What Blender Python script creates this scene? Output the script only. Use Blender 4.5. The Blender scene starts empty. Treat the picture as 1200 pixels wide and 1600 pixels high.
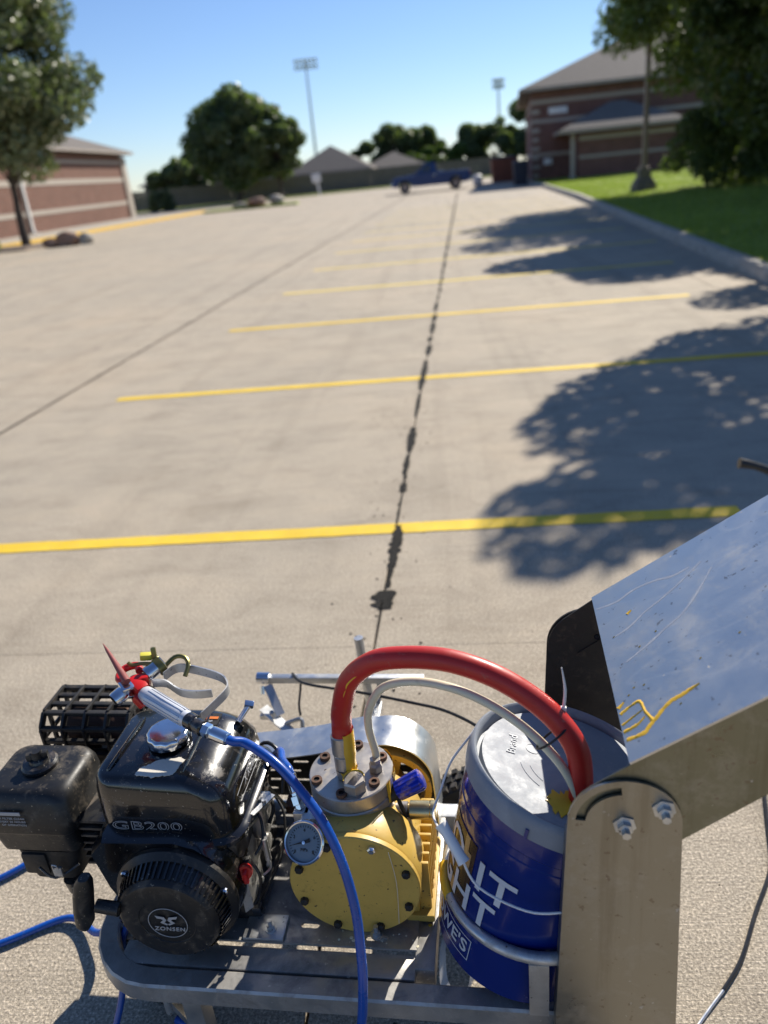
import bpy, bmesh, math, random
import numpy as np
from mathutils import Vector, Matrix, Euler

random.seed(7)
rng = np.random.default_rng(7)
S = bpy.context.scene
COL = S.collection
R = math.radians
PI = math.pi

# ------------------------------------------------------------------ camera, sky, sun, exposure
PITCH, ROLL, YAW, CAMH = R(23.8), R(5.7), R(5.3), 1.5
SUN_AZ, SUN_EL = R(29), R(35)          # azimuth from +Y towards +X
fwd = Vector((-math.sin(YAW)*math.cos(PITCH), math.cos(YAW)*math.cos(PITCH), -math.sin(PITCH)))
r0 = Vector((math.cos(YAW), math.sin(YAW), 0)); u0 = r0.cross(fwd)
cr = r0*math.cos(ROLL) - u0*math.sin(ROLL); cu = r0*math.sin(ROLL) + u0*math.cos(ROLL)
cam = bpy.data.cameras.new('camera'); camo = bpy.data.objects.new('camera', cam); COL.objects.link(camo)
M = Matrix((cr, cu, -fwd)).transposed().to_4x4(); M.translation = (0, 0, CAMH)
camo.matrix_world = M
cam.sensor_fit = 'VERTICAL'; cam.sensor_height = 24; cam.lens = 18
cam.clip_start = 0.02; cam.clip_end = 2000
cam.dof.use_dof = True; cam.dof.focus_distance = 1.30; cam.dof.aperture_fstop = 1.7
S.camera = camo
W = bpy.data.worlds.new('World'); S.world = W; W.use_nodes = True
nt = W.node_tree
sky = nt.nodes.new('ShaderNodeTexSky'); sky.sky_type = 'NISHITA'; sky.sun_disc = False
sky.sun_elevation = SUN_EL; sky.sun_rotation = SUN_AZ; sky.air_density = 1.0; sky.dust_density = 0.0; sky.ozone_density = 3.0
sky.altitude = 300
mx_ = nt.nodes.new('ShaderNodeMix'); mx_.data_type = 'RGBA'; mx_.blend_type = 'MULTIPLY'; mx_.inputs[0].default_value = 1
mx_.inputs[7].default_value = (.86, .93, 1.12, 1); nt.links.new(sky.outputs[0], mx_.inputs[6])
nt.links.new(mx_.outputs[2], nt.nodes['Background'].inputs[0]); nt.nodes['Background'].inputs[1].default_value = 0.078
sl = bpy.data.lights.new('sun', 'SUN'); sl.energy = 5.0; sl.angle = R(0.53); sl.color = (1.0, 0.93, 0.82)
so = bpy.data.objects.new('sun', sl); COL.objects.link(so)
sd = Vector((math.sin(SUN_AZ)*math.cos(SUN_EL), math.cos(SUN_AZ)*math.cos(SUN_EL), math.sin(SUN_EL)))
so.rotation_euler = sd.to_track_quat('Z', 'Y').to_euler(); so.location = sd*60
S.view_settings.view_transform = 'Standard'; S.view_settings.look = 'None'
S.view_settings.exposure = 0.5; S.view_settings.gamma = 1.0
S.cycles.use_denoising = True; S.cycles.max_bounces = 8; S.cycles.sample_clamp_indirect = 6
S.cycles.caustics_reflective = False; S.cycles.caustics_refractive = False

# ------------------------------------------------------------------ materials
def ramp(nt, fac, stops):
    n = nt.nodes.new('ShaderNodeValToRGB'); el = n.color_ramp.elements
    el[0].position, el[0].color = stops[0][0], (*stops[0][1], 1)
    el[1].position, el[1].color = stops[1][0], (*stops[1][1], 1)
    for p, c in stops[2:]:
        e = el.new(p); e.color = (*c, 1)
    nt.links.new(fac, n.inputs[0]); return n.outputs[0]
def g3(v): return (v, v, v)
def mixc(nt, fac, a, b, mode='MIX'):
    n = nt.nodes.new('ShaderNodeMix'); n.data_type = 'RGBA'; n.blend_type = mode
    for i, v in ((0, fac), (6, a), (7, b)):
        if isinstance(v, (int, float)): n.inputs[i].default_value = v
        elif isinstance(v, tuple): n.inputs[i].default_value = (*v, 1)
        else: nt.links.new(v, n.inputs[i])
    return n.outputs[2]
def coords(nt, scale=(1, 1, 1), kind='Object', rot=(0, 0, 0)):
    m = nt.nodes.new('ShaderNodeMapping'); m.inputs['Scale'].default_value = scale; m.inputs['Rotation'].default_value = rot
    if kind == 'World':
        g = nt.nodes.new('ShaderNodeNewGeometry'); nt.links.new(g.outputs['Position'], m.inputs[0])
    else:
        t = nt.nodes.new('ShaderNodeTexCoord'); nt.links.new(t.outputs[kind], m.inputs[0])
    return m.outputs[0]
def noise(nt, vec, scale, detail=4, rough=.6, dist=0):
    n = nt.nodes.new('ShaderNodeTexNoise'); n.inputs['Scale'].default_value = scale
    n.inputs['Detail'].default_value = detail; n.inputs['Roughness'].default_value = rough; n.inputs['Distortion'].default_value = dist
    nt.links.new(vec, n.inputs['Vector']); return n.outputs['Fac']
def vor(nt, vec, scale, feature='F1'):
    n = nt.nodes.new('ShaderNodeTexVoronoi'); n.feature = feature; n.inputs['Scale'].default_value = scale
    nt.links.new(vec, n.inputs['Vector']); return n.outputs['Distance']
def bump(nt, h, strength, dist=.002, prev=None):
    n = nt.nodes.new('ShaderNodeBump'); n.inputs['Strength'].default_value = strength; n.inputs['Distance'].default_value = dist
    nt.links.new(h, n.inputs['Height'])
    if prev: nt.links.new(prev, n.inputs['Normal'])
    return n.outputs[0]
def newmat(name):
    m = bpy.data.materials.new(name); m.use_nodes = True
    return m, m.node_tree, m.node_tree.nodes['Principled BSDF']
def setp(nt, b, **k):
    for key, v in k.items():
        s = b.inputs[{'col': 'Base Color', 'rough': 'Roughness', 'metal': 'Metallic', 'nrm': 'Normal', 'coat': 'Coat Weight', 'spec': 'Specular IOR Level', 'trans': 'Transmission Weight', 'alpha': 'Alpha', 'sss': 'Subsurface Weight'}[key]]
        if isinstance(v, (int, float)): s.default_value = v
        elif isinstance(v, tuple): s.default_value = (*v, 1)
        else: nt.links.new(v, s)
def mat(name, col, rough=.5, metal=0, var=.15, dirt=None, dirt_amt=.0, dscale=18, speck=None, speck_amt=.0, sscale=120, bmp=0.0, bscale=200, coat=0, streak=None, spec=.5, rvar=.12):
    """base paint/metal with tonal variation, dust or stain patches, specks and fine relief"""
    m, nt, b = newmat(name)
    v = coords(nt)
    n1 = noise(nt, v, 9, 5)
    dark = tuple(c*(1-var) for c in col); light = tuple(min(1, c*(1+var)) for c in col)
    c = ramp(nt, n1, [(.3, dark), (.7, light)])
    rr = None
    if streak:
        sn = noise(nt, coords(nt, streak), 60, 3, .6)
        c = mixc(nt, .35, c, ramp(nt, sn, [(.3, g3(.45)), (.7, g3(1))]), 'MULTIPLY')
    if dirt:
        dn = noise(nt, v, dscale, 8, .7, .4)
        f = ramp(nt, dn, [(.62-.3*dirt_amt, g3(0)), (.80-.2*dirt_amt, g3(1))])
        c = mixc(nt, f, c, dirt); rr = f
    if speck:
        sn = noise(nt, v, sscale, 2, .5)
        f2 = ramp(nt, sn, [(.74-.2*speck_amt, g3(0)), (.78-.2*speck_amt, g3(1))])
        c = mixc(nt, f2, c, speck)
    lo, hi = max(0.02, rough-rvar*rough*2), min(1, rough+rvar)
    rg = ramp(nt, noise(nt, v, 26, 6, .7), [(.3, g3(lo)), (.7, g3(hi))])
    if rr is not None: rg = mixc(nt, rr, rg, g3(.75))
    setp(nt, b, col=c, rough=rg, metal=metal, coat=coat, spec=spec)
    if dirt and metal > .3:
        inv = ramp(nt, rr, [(0, g3(metal)), (1, g3(.15))]); nt.links.new(inv, b.inputs['Metallic'])
    if bmp: setp(nt, b, nrm=bump(nt, noise(nt, v, bscale, 4), bmp, .001))
    return m

def m_concrete():
    m, nt, b = newmat('broomed_concrete')
    v = coords(nt, kind='World')
    big = noise(nt, v, .35, 6, .6); mid = noise(nt, v, 2.3, 7, .65)
    c = ramp(nt, big, [(.30, (.385, .338, .268)), (.52, (.440, .378, .292)), (.70, (.468, .388, .288))])
    c = mixc(nt, .8, c, ramp(nt, mid, [(.3, g3(.84)), (.52, g3(1.0)), (.74, g3(1.06))]), 'MULTIPLY')
    blot = noise(nt, coords(nt, (.55, 1.3, 1), 'World', (0, 0, R(-14))), 3.2, 8, .72, .6)
    c = mixc(nt, .60, c, ramp(nt, blot, [(.34, (.76, .74, .72)), (.5, g3(1)), (.68, (1.12, 1.09, 1.05))]), 'MULTIPLY')
    wearn = noise(nt, coords(nt, (.9, 2.6, 1), 'World', (0, 0, R(20))), 5, 9, .75, 1.2)
    c = mixc(nt, ramp(nt, wearn, [(.60, g3(0)), (.78, g3(.36))]), c, (.56, .50, .42))
    sp = noise(nt, v, 165, 2, .75)
    c = mixc(nt, .85, c, ramp(nt, sp, [(.30, g3(.34)), (.42, g3(.74)), (.54, g3(1.05)), (.68, g3(1.95))]), 'MULTIPLY')
    agg = vor(nt, v, 75)
    c = mixc(nt, ramp(nt, agg, [(.10, g3(.55)), (.19, g3(0))]), c, mixc(nt, noise(nt, v, 33, 1), (.20, .15, .11), (.62, .57, .49)))
    broom = noise(nt, coords(nt, (2.2, 120, 1), 'World', (0, 0, R(2.3))), 2.0, 4, .7)
    c = mixc(nt, .5, c, ramp(nt, broom, [(.35, g3(.80)), (.65, g3(1.08))]), 'MULTIPLY')
    tyre = noise(nt, coords(nt, (3.2, .10, 1), 'World', (0, 0, R(2.3))), 1.0, 4, .6)
    c = mixc(nt, .5, c, ramp(nt, tyre, [(.36, (.80, .79, .78)), (.48, g3(1))]), 'MULTIPLY')
    drip = vor(nt, v, .9)
    c = mixc(nt, ramp(nt, drip, [(.02, g3(.55)), (.06, g3(0))]), c, (.13, .11, .10))
    spot = noise(nt, v, 7.3, 2, .4)
    c = mixc(nt, ramp(nt, spot, [(.80, g3(0)), (.83, g3(.75))]), c, (.07, .06, .05))
    n1 = bump(nt, broom, .7, .0025); n2 = bump(nt, sp, .9, .0025, n1)
    n3 = bump(nt, mid, .2, .01, n2)
    setp(nt, b, col=c, rough=.86, nrm=n3, spec=.3)
    return m
def m_paintline():
    m, nt, b = newmat('yellow_road_paint')
    v = coords(nt, kind='World')
    c = ramp(nt, noise(nt, v, 5, 5), [(.3, (.74, .49, .022)), (.7, (.86, .60, .045))])
    w = noise(nt, v, 130, 6, .8)
    c = mixc(nt, ramp(nt, w, [(.53, g3(0)), (.64, g3(.85))]), c, (.46, .35, .17))
    c = mixc(nt, .5, c, ramp(nt, noise(nt, v, 2.0, 5), [(.3, g3(.86)), (.7, g3(1.08))]), 'MULTIPLY')
    setp(nt, b, col=c, rough=.7, nrm=bump(nt, w, .4, .0015), spec=.3)
    return m
def m_wornline():
    m, nt, b = newmat('worn_yellow_paint')
    v = coords(nt, kind='World')
    w = noise(nt, v, 26, 7, .8)
    c = mixc(nt, ramp(nt, w, [(.55, g3(0)), (.68, g3(.8))]), (.82, .62, .10), (.60, .48, .20))
    setp(nt, b, col=c, rough=.8, spec=.3)
    return m
def m_tar():
    m, nt, b = newmat('cracked_joint_tar'); v = coords(nt, kind='World')
    n = noise(nt, v, 120, 5, .7)
    setp(nt, b, spec=.1, col=ramp(nt, n, [(.35, (.010, .011, .010)), (.62, (.035, .032, .029)), (.8, (.18, .15, .12))]), rough=.85, nrm=bump(nt, n, .9, .004))
    return m
def m_grass(name='lawn_grass', a=(.15, .22, .03), bb=(.36, .41, .08)):
    m, nt, b = newmat(name); v = coords(nt, kind='World')
    n = noise(nt, v, 1.4, 8, .75); n2 = noise(nt, v, 40, 3)
    c = ramp(nt, n, [(.3, a), (.7, bb)])
    c = mixc(nt, .6, c, ramp(nt, n2, [(.3, g3(.5)), (.7, g3(1.2))]), 'MULTIPLY')
    setp(nt, b, col=c, rough=.8, nrm=bump(nt, n2, .8, .02), spec=.2)
    return m
def m_leaf(name, dark, light, trans=.35):
    m, nt, b = newmat(name)
    g = nt.nodes.new('ShaderNodeNewGeometry')
    c = ramp(nt, g.outputs['Random Per Island'], [(0, dark), (1, light)])
    c = mixc(nt, .6, c, ramp(nt, noise(nt, coords(nt, kind='World'), .9, 3), [(.3, g3(.65)), (.7, g3(1.15))]), 'MULTIPLY')
    setp(nt, b, col=c, rough=.42, spec=.5)
    tr = nt.nodes.new('ShaderNodeBsdfTranslucent'); nt.links.new(mixc(nt, .5, c, (.22, .34, .03)), tr.inputs[0])
    mx = nt.nodes.new('ShaderNodeMixShader'); mx.inputs[0].default_value = trans
    out = nt.nodes['Material Output']
    nt.links.new(b.outputs[0], mx.inputs[1]); nt.links.new(tr.outputs[0], mx.inputs[2]); nt.links.new(mx.outputs[0], out.inputs[0])
    return m
def m_brick(name, c1, c2, mortar, lime=None):
    m, nt, b = newmat(name)
    t = nt.nodes.new('ShaderNodeTexCoord')
    mp = nt.nodes.new('ShaderNodeMapping'); nt.links.new(t.outputs['UV'], mp.inputs[0])
    br = nt.nodes.new('ShaderNodeTexBrick'); nt.links.new(mp.outputs[0], br.inputs[0])
    br.inputs['Color1'].default_value = (*c1, 1); br.inputs['Color2'].default_value = (*c2, 1); br.inputs['Mortar'].default_value = (*mortar, 1)
    br.inputs['Scale'].default_value = 1; br.inputs['Brick Width'].default_value = .21; br.inputs['Row Height'].default_value = .075; br.inputs['Mortar Size'].default_value = .006
    c = mixc(nt, .7, br.outputs[0], ramp(nt, noise(nt, coords(nt), 1.2, 6, .7), [(.3, g3(.75)), (.7, g3(1.15))]), 'MULTIPLY')
    setp(nt, b, col=c, rough=.85, nrm=bump(nt, br.outputs['Fac'], -.5, .008), spec=.25)
    return m
def m_shingle():
    m, nt, b = newmat('roof_shingle'); v = coords(nt, kind='World')
    w = nt.nodes.new('ShaderNodeTexWave'); w.bands_direction = 'Z'; w.inputs['Scale'].default_value = 2.2; w.inputs['Distortion'].default_value = .4
    nt.links.new(v, w.inputs[0])
    c = ramp(nt, noise(nt, v, 6, 6, .8), [(.3, (.13, .115, .10)), (.7, (.24, .215, .19))])
    c = mixc(nt, .4, c, ramp(nt, w.outputs['Fac'], [(0, g3(.6)), (.4, g3(1))]), 'MULTIPLY')
    setp(nt, b, col=c, rough=.9, spec=.2); return m
def m_stainless(name='stained_stainless', warm=(.62, .61, .58), flow=True):
    """sheet stainless with brushed grain, dried water tide marks and dust"""
    m, nt, b = newmat(name); v = coords(nt)
    grain = noise(nt, coords(nt, (3, 220, 3)), 6, 3, .7)
    cl = noise(nt, v, 7, 8, .68, .5)
    c = ramp(nt, cl, [(.3, tuple(x*.92 for x in warm)), (.7, tuple(min(1, x*1.05) for x in warm))])
    # tide marks: thin iso-lines of a smooth noise
    tn = noise(nt, coords(nt, (1.3, 5, 1.3)), 1.5, 2, .4, .15)
    tide = ramp(nt, tn, [(.462, g3(0)), (.474, g3(.10)), (.480, g3(0)), (.56, g3(0)), (.568, g3(.12)), (.574, g3(0))]) if flow else None
    dust = ramp(nt, noise(nt, v, 16, 9, .75, .3), [(.50, g3(0)), (.74, g3(.30))])
    sp = ramp(nt, noise(nt, v, 95, 2, .5), [(.74, g3(0)), (.77, g3(.8))])
    msk = mixc(nt, 1.0, dust, sp, 'ADD')
    c = mixc(nt, msk, c, (.55, .52, .47))
    rg = ramp(nt, cl, [(.3, g3(.25)), (.7, g3(.42))])
    rg = mixc(nt, msk, rg, g3(.8))
    met = ramp(nt, msk, [(0, g3(.88)), (1, g3(.35))])
    if flow:
        c = mixc(nt, tide, c, (.80, .79, .76)); rg = mixc(nt, tide, rg, g3(.7)); met = mixc(nt, tide, met, g3(.45))
    if not flow:
        st_ = noise(nt, coords(nt, (26, 26, 1.6)), 1.0, 5, .6)
        c = mixc(nt, .35, c, ramp(nt, st_, [(.36, (.55, .50, .42)), (.46, g3(1))]), 'MULTIPLY')
    bb = noise(nt, v, 70, 3, .6)
    c = mixc(nt, ramp(nt, bb, [(.655, g3(0)), (.69, g3(.6))]), c, (.16, .12, .09))
    nrm = bump(nt, grain, .12, .0006); nrm = bump(nt, noise(nt, v, 9, 3), .22, .003, nrm)
    setp(nt, b, col=c, rough=rg, metal=met, nrm=nrm)
    return m

MC = m_concrete(); MY = m_paintline(); MYW = m_wornline(); MTAR = m_tar(); MG = m_grass()
MGB = m_leaf('grass_blade', (.20, .29, .035), (.50, .56, .12), .5)
M_curb = mat('kerb_concrete', (.40, .36, .30), .85, var=.2, dirt=(.12, .11, .10), dirt_amt=.3, dscale=5, bmp=.5, bscale=90)
M_ykerb = mat('yellow_kerb_paint', (.80, .50, .05), .7, var=.1, dirt=(.4, .34, .22), dirt_amt=.2)
MLs = mat('soil', (.10, .075, .05), .95, bmp=.8, bscale=30)
M_blackgloss = mat('black_enamel', (.0075, .0075, .0085), .16, var=.3, dirt=(.13, .105, .08), dirt_amt=.14, dscale=22, speck=(.30, .27, .22), speck_amt=.22, sscale=230, coat=.6, rvar=.06)
M_dusty = mat('dusty_black_enamel', (.010, .010, .011), .30, var=.3, dirt=(.15, .12, .09), dirt_amt=.5, dscale=26, speck=(.24, .21, .16), speck_amt=.22, sscale=170, coat=.3)
M_blackpl = mat('black_plastic', (.012, .012, .012), .42, var=.3, dirt=(.12, .10, .075), dirt_amt=.32, dscale=30, speck=(.24, .20, .14), speck_amt=.22, sscale=190, bmp=.1)
M_blackmat = mat('matt_black_metal', (.016, .015, .014), .6, var=.3, dirt=(.09, .07, .05), dirt_amt=.3, dscale=35, bmp=.3)
M_rub = mat('black_rubber', (.018, .018, .018), .75, var=.3, dirt=(.14, .12, .1), dirt_amt=.3, bmp=.4)
M_chrome = mat('chrome', (.72, .74, .78), .12, 1, var=.06, dirt=(.35, .3, .24), dirt_amt=.03, dscale=40, speck=(.5, .46, .4), speck_amt=.12, sscale=170, rvar=.1)
M_alu = mat('cast_aluminium', (.55, .54, .51), .42, .9, var=.2, dirt=(.14, .11, .08), dirt_amt=.3, dscale=40, bmp=.3)
M_steel = mat('machined_steel', (.52, .48, .43), .36, .72, var=.18, dirt=(.30, .25, .18), dirt_amt=.15, dscale=28, speck=(.14, .10, .07), speck_amt=.15, streak=(1, 30, 1), bmp=.06)
M_galv = mat('galvanised_steel', (.56, .57, .57), .40, .9, var=.22, dirt=(.30, .28, .25), dirt_amt=.28, dscale=13, speck=(.12, .11, .10), speck_amt=.25, sscale=150, bmp=.12, bscale=50)
M_frame = mat('dusty_frame_steel', (.42, .41, .39), .45, .75, var=.25, dirt=(.18, .165, .15), dirt_amt=.45, dscale=12, speck=(.62, .60, .56), speck_amt=.16, sscale=110, bmp=.15)
M_guard = mat('sheet_aluminium', (.62, .63, .62), .36, .9, var=.16, dirt=(.42, .40, .36), dirt_amt=.22, dscale=9, speck=(.85, .84, .8), speck_amt=.2, sscale=75, bmp=.1, bscale=30)
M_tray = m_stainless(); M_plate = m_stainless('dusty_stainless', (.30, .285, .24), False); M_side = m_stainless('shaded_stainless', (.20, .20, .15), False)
M_ypump = mat('yellow_cast_paint', (.62, .41, .09), .42, var=.12, dirt=(.22, .12, .04), dirt_amt=.12, dscale=50, speck=(.07, .04, .02), speck_amt=.30, sscale=120, bmp=.25, bscale=90, rvar=.1)
M_ydrip = mat('spilled_yellow_paint', (.78, .47, .03), .38, var=.15, bmp=.4, bscale=70)
M_rust = mat('rusty_bolt', (.13, .07, .045), .7, .3, var=.4, bmp=.5)
M_rustiron = mat('rusted_iron', (.09, .05, .035), .65, .4, var=.5, dirt=(.30, .22, .15), dirt_amt=.1, bmp=.5)
M_dark = mat('bolt_hole', (.01, .008, .007), .8)
M_red = mat('red_rubber_hose', (.50, .022, .016), .42, var=.12, dirt=(.40, .16, .12), dirt_amt=.10, dscale=40, bmp=.1)
M_redpl = mat('red_enamel', (.58, .012, .010), .30, var=.1, dirt=(.25, .1, .06), dirt_amt=.1)
M_white = mat('white_plastic_tube', (.74, .68, .50), .38, var=.06, dirt=(.5, .42, .25), dirt_amt=.08)
M_grip = mat('white_plastic_grip', (.80, .80, .78), .35, var=.04)
M_blue = mat('blue_hose', (.005, .07, .36), .27, var=.12, dirt=(.06, .10, .25), dirt_amt=.1, dscale=60, coat=.3, bmp=.06)
M_bucket = mat('blue_bucket_plastic', (.003, .016, .165), .17, var=.05, dirt=(.10, .12, .25), dirt_amt=.02, dscale=14, coat=.2, rvar=.05)
M_lid = mat('grey_lid_plastic', (.25, .275, .31), .48, var=.10, dirt=(.36, .37, .39), dirt_amt=.45, dscale=16, bmp=1.0, bscale=30, spec=.3)
M_emb = mat('embossed_lid_plastic', (.36, .39, .42), .5)
M_textw = mat('printed_white', (.62, .66, .70), .3, var=.03)
M_brown = mat('printed_wood_brown', (.075, .038, .022), .22, var=.45, streak=(3, 3, 16))
M_tan = mat('printed_tan', (.50, .30, .13), .25, var=.3)
M_blueknob = mat('blue_anodised', (.01, .03, .42), .28, .5, var=.1, dirt=(.65, .42, .09), dirt_amt=.35, dscale=30)
M_brass = mat('brass_fitting', (.58, .47, .25), .3, .95, var=.2, dirt=(.5, .4, .2), dirt_amt=.15)
M_sticker = mat('torn_label', (.70, .65, .55), .7, var=.12, bmp=.3)
M_tline = mat('printed_grey', (.42, .42, .42), .5)
M_orange = mat('printed_orange', (.72, .19, .03), .5)
M_cable = mat('black_cable', (.012, .012, .012), .35)
M_glass = mat('gauge_glass', (.15, .18, .20), .10, var=.1, coat=.8)
M_gun = mat('gun_grip_alloy', (.66, .68, .72), .38, .35, var=.1, dirt=(.4, .38, .34), dirt_amt=.1)
M_tip = mat('dusty_red_tip', (.27, .07, .06), .6, var=.2)
M_bark = mat('bark', (.075, .058, .045), .95, var=.4, bmp=.9, bscale=30)
M_leafA = m_leaf('leaf_near', (.040, .068, .020), (.15, .20, .065), .45)
M_leafB = m_leaf('leaf_grey_green', (.095, .12, .062), (.29, .32, .17), .25)
M_leafC = m_leaf('leaf_dark', (.055, .085, .035), (.19, .23, .11), .45)
M_leafD = m_leaf('leaf_bright', (.06, .11, .02), (.16, .24, .04), .3)
M_brickL = m_brick('pink_brick', (.21, .098, .068), (.15, .072, .052), (.22, .17, .135))
M_brickR = m_brick('red_brick', (.22, .10, .078), (.15, .068, .055), (.24, .19, .16))
M_lime = mat('limestone_band', (.40, .35, .29), .8, var=.08)
M_roof = m_shingle()
M_soff = mat('painted_trim', (.36, .31, .26), .6)
M_fence = mat('weathered_fence_board', (.19, .165, .14), .9, var=.35, streak=(14, 14, 1))
M_rock = mat('rust_boulder', (.30, .165, .10), .9, var=.4, dirt=(.16, .15, .15), dirt_amt=.5, dscale=3, bmp=.8, bscale=12)
M_pole = mat('brown_pole_paint', (.24, .195, .15), .5, var=.1)
M_white_p = mat('white_paint', (.75, .75, .73), .45)
M_truck = mat('blue_car_paint', (.010, .042, .16), .35, var=.05, spec=.5)
M_carglass = mat('car_glass', (.03, .035, .04), .08, coat=.5)
M_tyre = mat('tyre', (.02, .02, .02), .8)
M_rim = mat('wheel_rim', (.32, .25, .22), .4, .7)
M_bin = mat('dark_bin', (.012, .015, .035), .5)
M_lampglass = mat('clear_lens', (.6, .6, .58), .15)
M_tail = mat('tail_lens', (.45, .02, .015), .25)

# ------------------------------------------------------------------ mesh helpers
def link(name, me, m=None, parent=None, loc=None, rot=None, smooth=True, ang=32):
    if m is not None and not me.materials: me.materials.append(m)
    o = bpy.data.objects.new(name, me); COL.objects.link(o)
    if parent is not None: o.parent = parent
    if loc: o.location = loc
    if rot: o.rotation_euler = rot
    if smooth and len(me.polygons):
        me.shade_smooth(); me.set_sharp_from_angle(angle=R(ang))
    return o
def bm_done(bm, name):
    bmesh.ops.recalc_face_normals(bm, faces=bm.faces[:])
    me = bpy.data.meshes.new(name); bm.to_mesh(me); bm.free(); return me
class MB:
    """collects shapes and links them as one mesh object"""
    def __init__(s): s.bm = bmesh.new()
    def box(s, c, d, rot=None, bev=0):
        g = bmesh.ops.create_cube(s.bm, size=1)['verts']
        mt = Matrix.Translation(c) @ (rot.to_4x4() if rot is not None else Matrix()) @ Matrix.Diagonal((*d, 1))
        bmesh.ops.transform(s.bm, matrix=mt, verts=g)
        if bev:
            es = list({e for v in g for e in v.link_edges})
            bmesh.ops.bevel(s.bm, geom=es, offset=bev, segments=2, affect='EDGES', profile=.6)
        return s
    def bar(s, a, b, w, h=None, bev=0, up=(0, 0, 1)):
        a, b = Vector(a), Vector(b); d = b-a; L = d.length; x = d.normalized(); u = Vector(up)
        y = u.cross(x)
        if y.length < 1e-4: y = Vector((0, 1, 0)).cross(x)
        y.normalize(); z = x.cross(y)
        return s.box((a+b)/2, (L, w, h or w), Matrix((x, y, z)).transposed(), bev)
    def tube(s, pts, r, n=10, smooth=0, caps=True, closed=False):
        P = [Vector(p) for p in pts]
        if smooth: P = catmull(P, smooth, closed)
        rr = r if isinstance(r, (list, tuple)) else [r]*len(P)
        if len(rr) != len(P):
            k = len(rr)-1; rr = [rr[min(k, int(i/(len(P)-1)*k))]+(rr[min(k, int(i/(len(P)-1)*k)+1)]-rr[min(k, int(i/(len(P)-1)*k))])*((i/(len(P)-1)*k) % 1) for i in range(len(P))]
        rings = []; prev = None
        for i, p in enumerate(P):
            if closed: t = P[(i+1) % len(P)]-P[i-1]
            else: t = P[min(i+1, len(P)-1)]-P[max(i-1, 0)]
            t.normalize()
            if prev is None:
                prev = t.orthogonal().normalized()
            prev = (prev-t*prev.dot(t)).normalized(); q = t.cross(prev)
            rings.append([s.bm.verts.new(p+(prev*math.cos(2*PI*k/n)+q*math.sin(2*PI*k/n))*rr[i]) for k in range(n)])
        m = len(rings)
        for i in range(m if closed else m-1):
            a, b = rings[i], rings[(i+1) % m]
            for k in range(n): s.bm.faces.new((a[k], a[(k+1) % n], b[(k+1) % n], b[k]))
        if caps and not closed:
            s.bm.faces.new(rings[0][::-1]); s.bm.faces.new(rings[-1])
        return s
    def cyl(s, a, b, r, r2=None, n=20): return s.tube([a, b], [r, r if r2 is None else r2], n)
    def lathe(s, prof, org, axis, n=32, caps=True):
        """prof: list of (radius, distance along axis)"""
        ax = Vector(axis).normalized(); e = ax.orthogonal().normalized(); f = ax.cross(e); org = Vector(org)
        rings = []
        for r, h in prof:
            rings.append([s.bm.verts.new(org+ax*h+(e*math.cos(2*PI*k/n)+f*math.sin(2*PI*k/n))*max(r, 1e-5)) for k in range(n)])
        for a, b in zip(rings, rings[1:]):
            for k in range(n): s.bm.faces.new((a[k], a[(k+1) % n], b[(k+1) % n], b[k]))
        if caps:
            s.bm.faces.new(rings[0][::-1]); s.bm.faces.new(rings[-1])
        return s
    def loft(s, secs, caps=True):
        rings = [[s.bm.verts.new(p) for p in sec] for sec in secs]; n = len(rings[0])
        for a, b in zip(rings, rings[1:]):
            for k in range(n): s.bm.faces.new((a[k], a[(k+1) % n], b[(k+1) % n], b[k]))
        if caps:
            s.bm.faces.new(rings[0][::-1]); s.bm.faces.new(rings[-1])
        return s
    def prism(s, outline, vec):
        vec = Vector(vec); a = [s.bm.verts.new(p) for p in outline]; b = [s.bm.verts.new(Vector(p)+vec) for p in outline]; n = len(a)
        s.bm.faces.new(a[::-1]); s.bm.faces.new(b)
        for k in range(n): s.bm.faces.new((a[k], a[(k+1) % n], b[(k+1) % n], b[k]))
        return s
    def holed(s, outer, holes, vec):
        """flat plate with holes: outer loop and hole loops as 3D points, extruded by vec"""
        vec = Vector(vec)
        for off, flip in ((Vector(), 0), (vec, 1)):
            edges = []
            for lp in [outer]+holes:
                vs = [s.bm.verts.new(Vector(p)+off) for p in lp]
                edges += [s.bm.edges.new((vs[i], vs[(i+1) % len(vs)])) for i in range(len(vs))]
            bmesh.ops.triangle_fill(s.bm, use_beauty=True, use_dissolve=False, edges=edges)
        for lp in [outer]+holes:
            n = len(lp)
            a = [s.bm.verts.new(p) for p in lp]; b = [s.bm.verts.new(Vector(p)+vec) for p in lp]
            for k in range(n): s.bm.faces.new((a[k], a[(k+1) % n], b[(k+1) % n], b[k]))
        bmesh.ops.remove_doubles(s.bm, verts=s.bm.verts[:], dist=1e-5)
        return s
    def build(s, name, m, parent=None, **k): return link(name, bm_done(s.bm, name), m, parent, **k)
def catmull(P, k, closed=False):
    out = []; n = len(P)
    for i in range(n if closed else n-1):
        if closed: a, b, c, d = P[i-1], P[i], P[(i+1) % n], P[(i+2) % n]
        else: a, b, c, d = P[max(i-1, 0)], P[i], P[i+1], P[min(i+2, n-1)]
        for j in range(k):
            t = j/k
            out.append(.5*((2*b)+(c-a)*t+(2*a-5*b+4*c-d)*t*t+(3*b-a-3*c+d)*t**3))
    if not closed: out.append(P[-1])
    return out
def rr(cx, cy, dx, dy, r, z, n=5):
    """rounded rectangle section at height z"""
    pts = []
    for (sx, sy, a0) in ((1, 1, 0), (-1, 1, 90), (-1, -1, 180), (1, -1, 270)):
        for k in range(n+1):
            a = R(a0+90*k/n)
            pts.append((cx+sx*(dx/2-r)+r*math.cos(a), cy+sy*(dy/2-r)+r*math.sin(a), z))
    return pts
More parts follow.
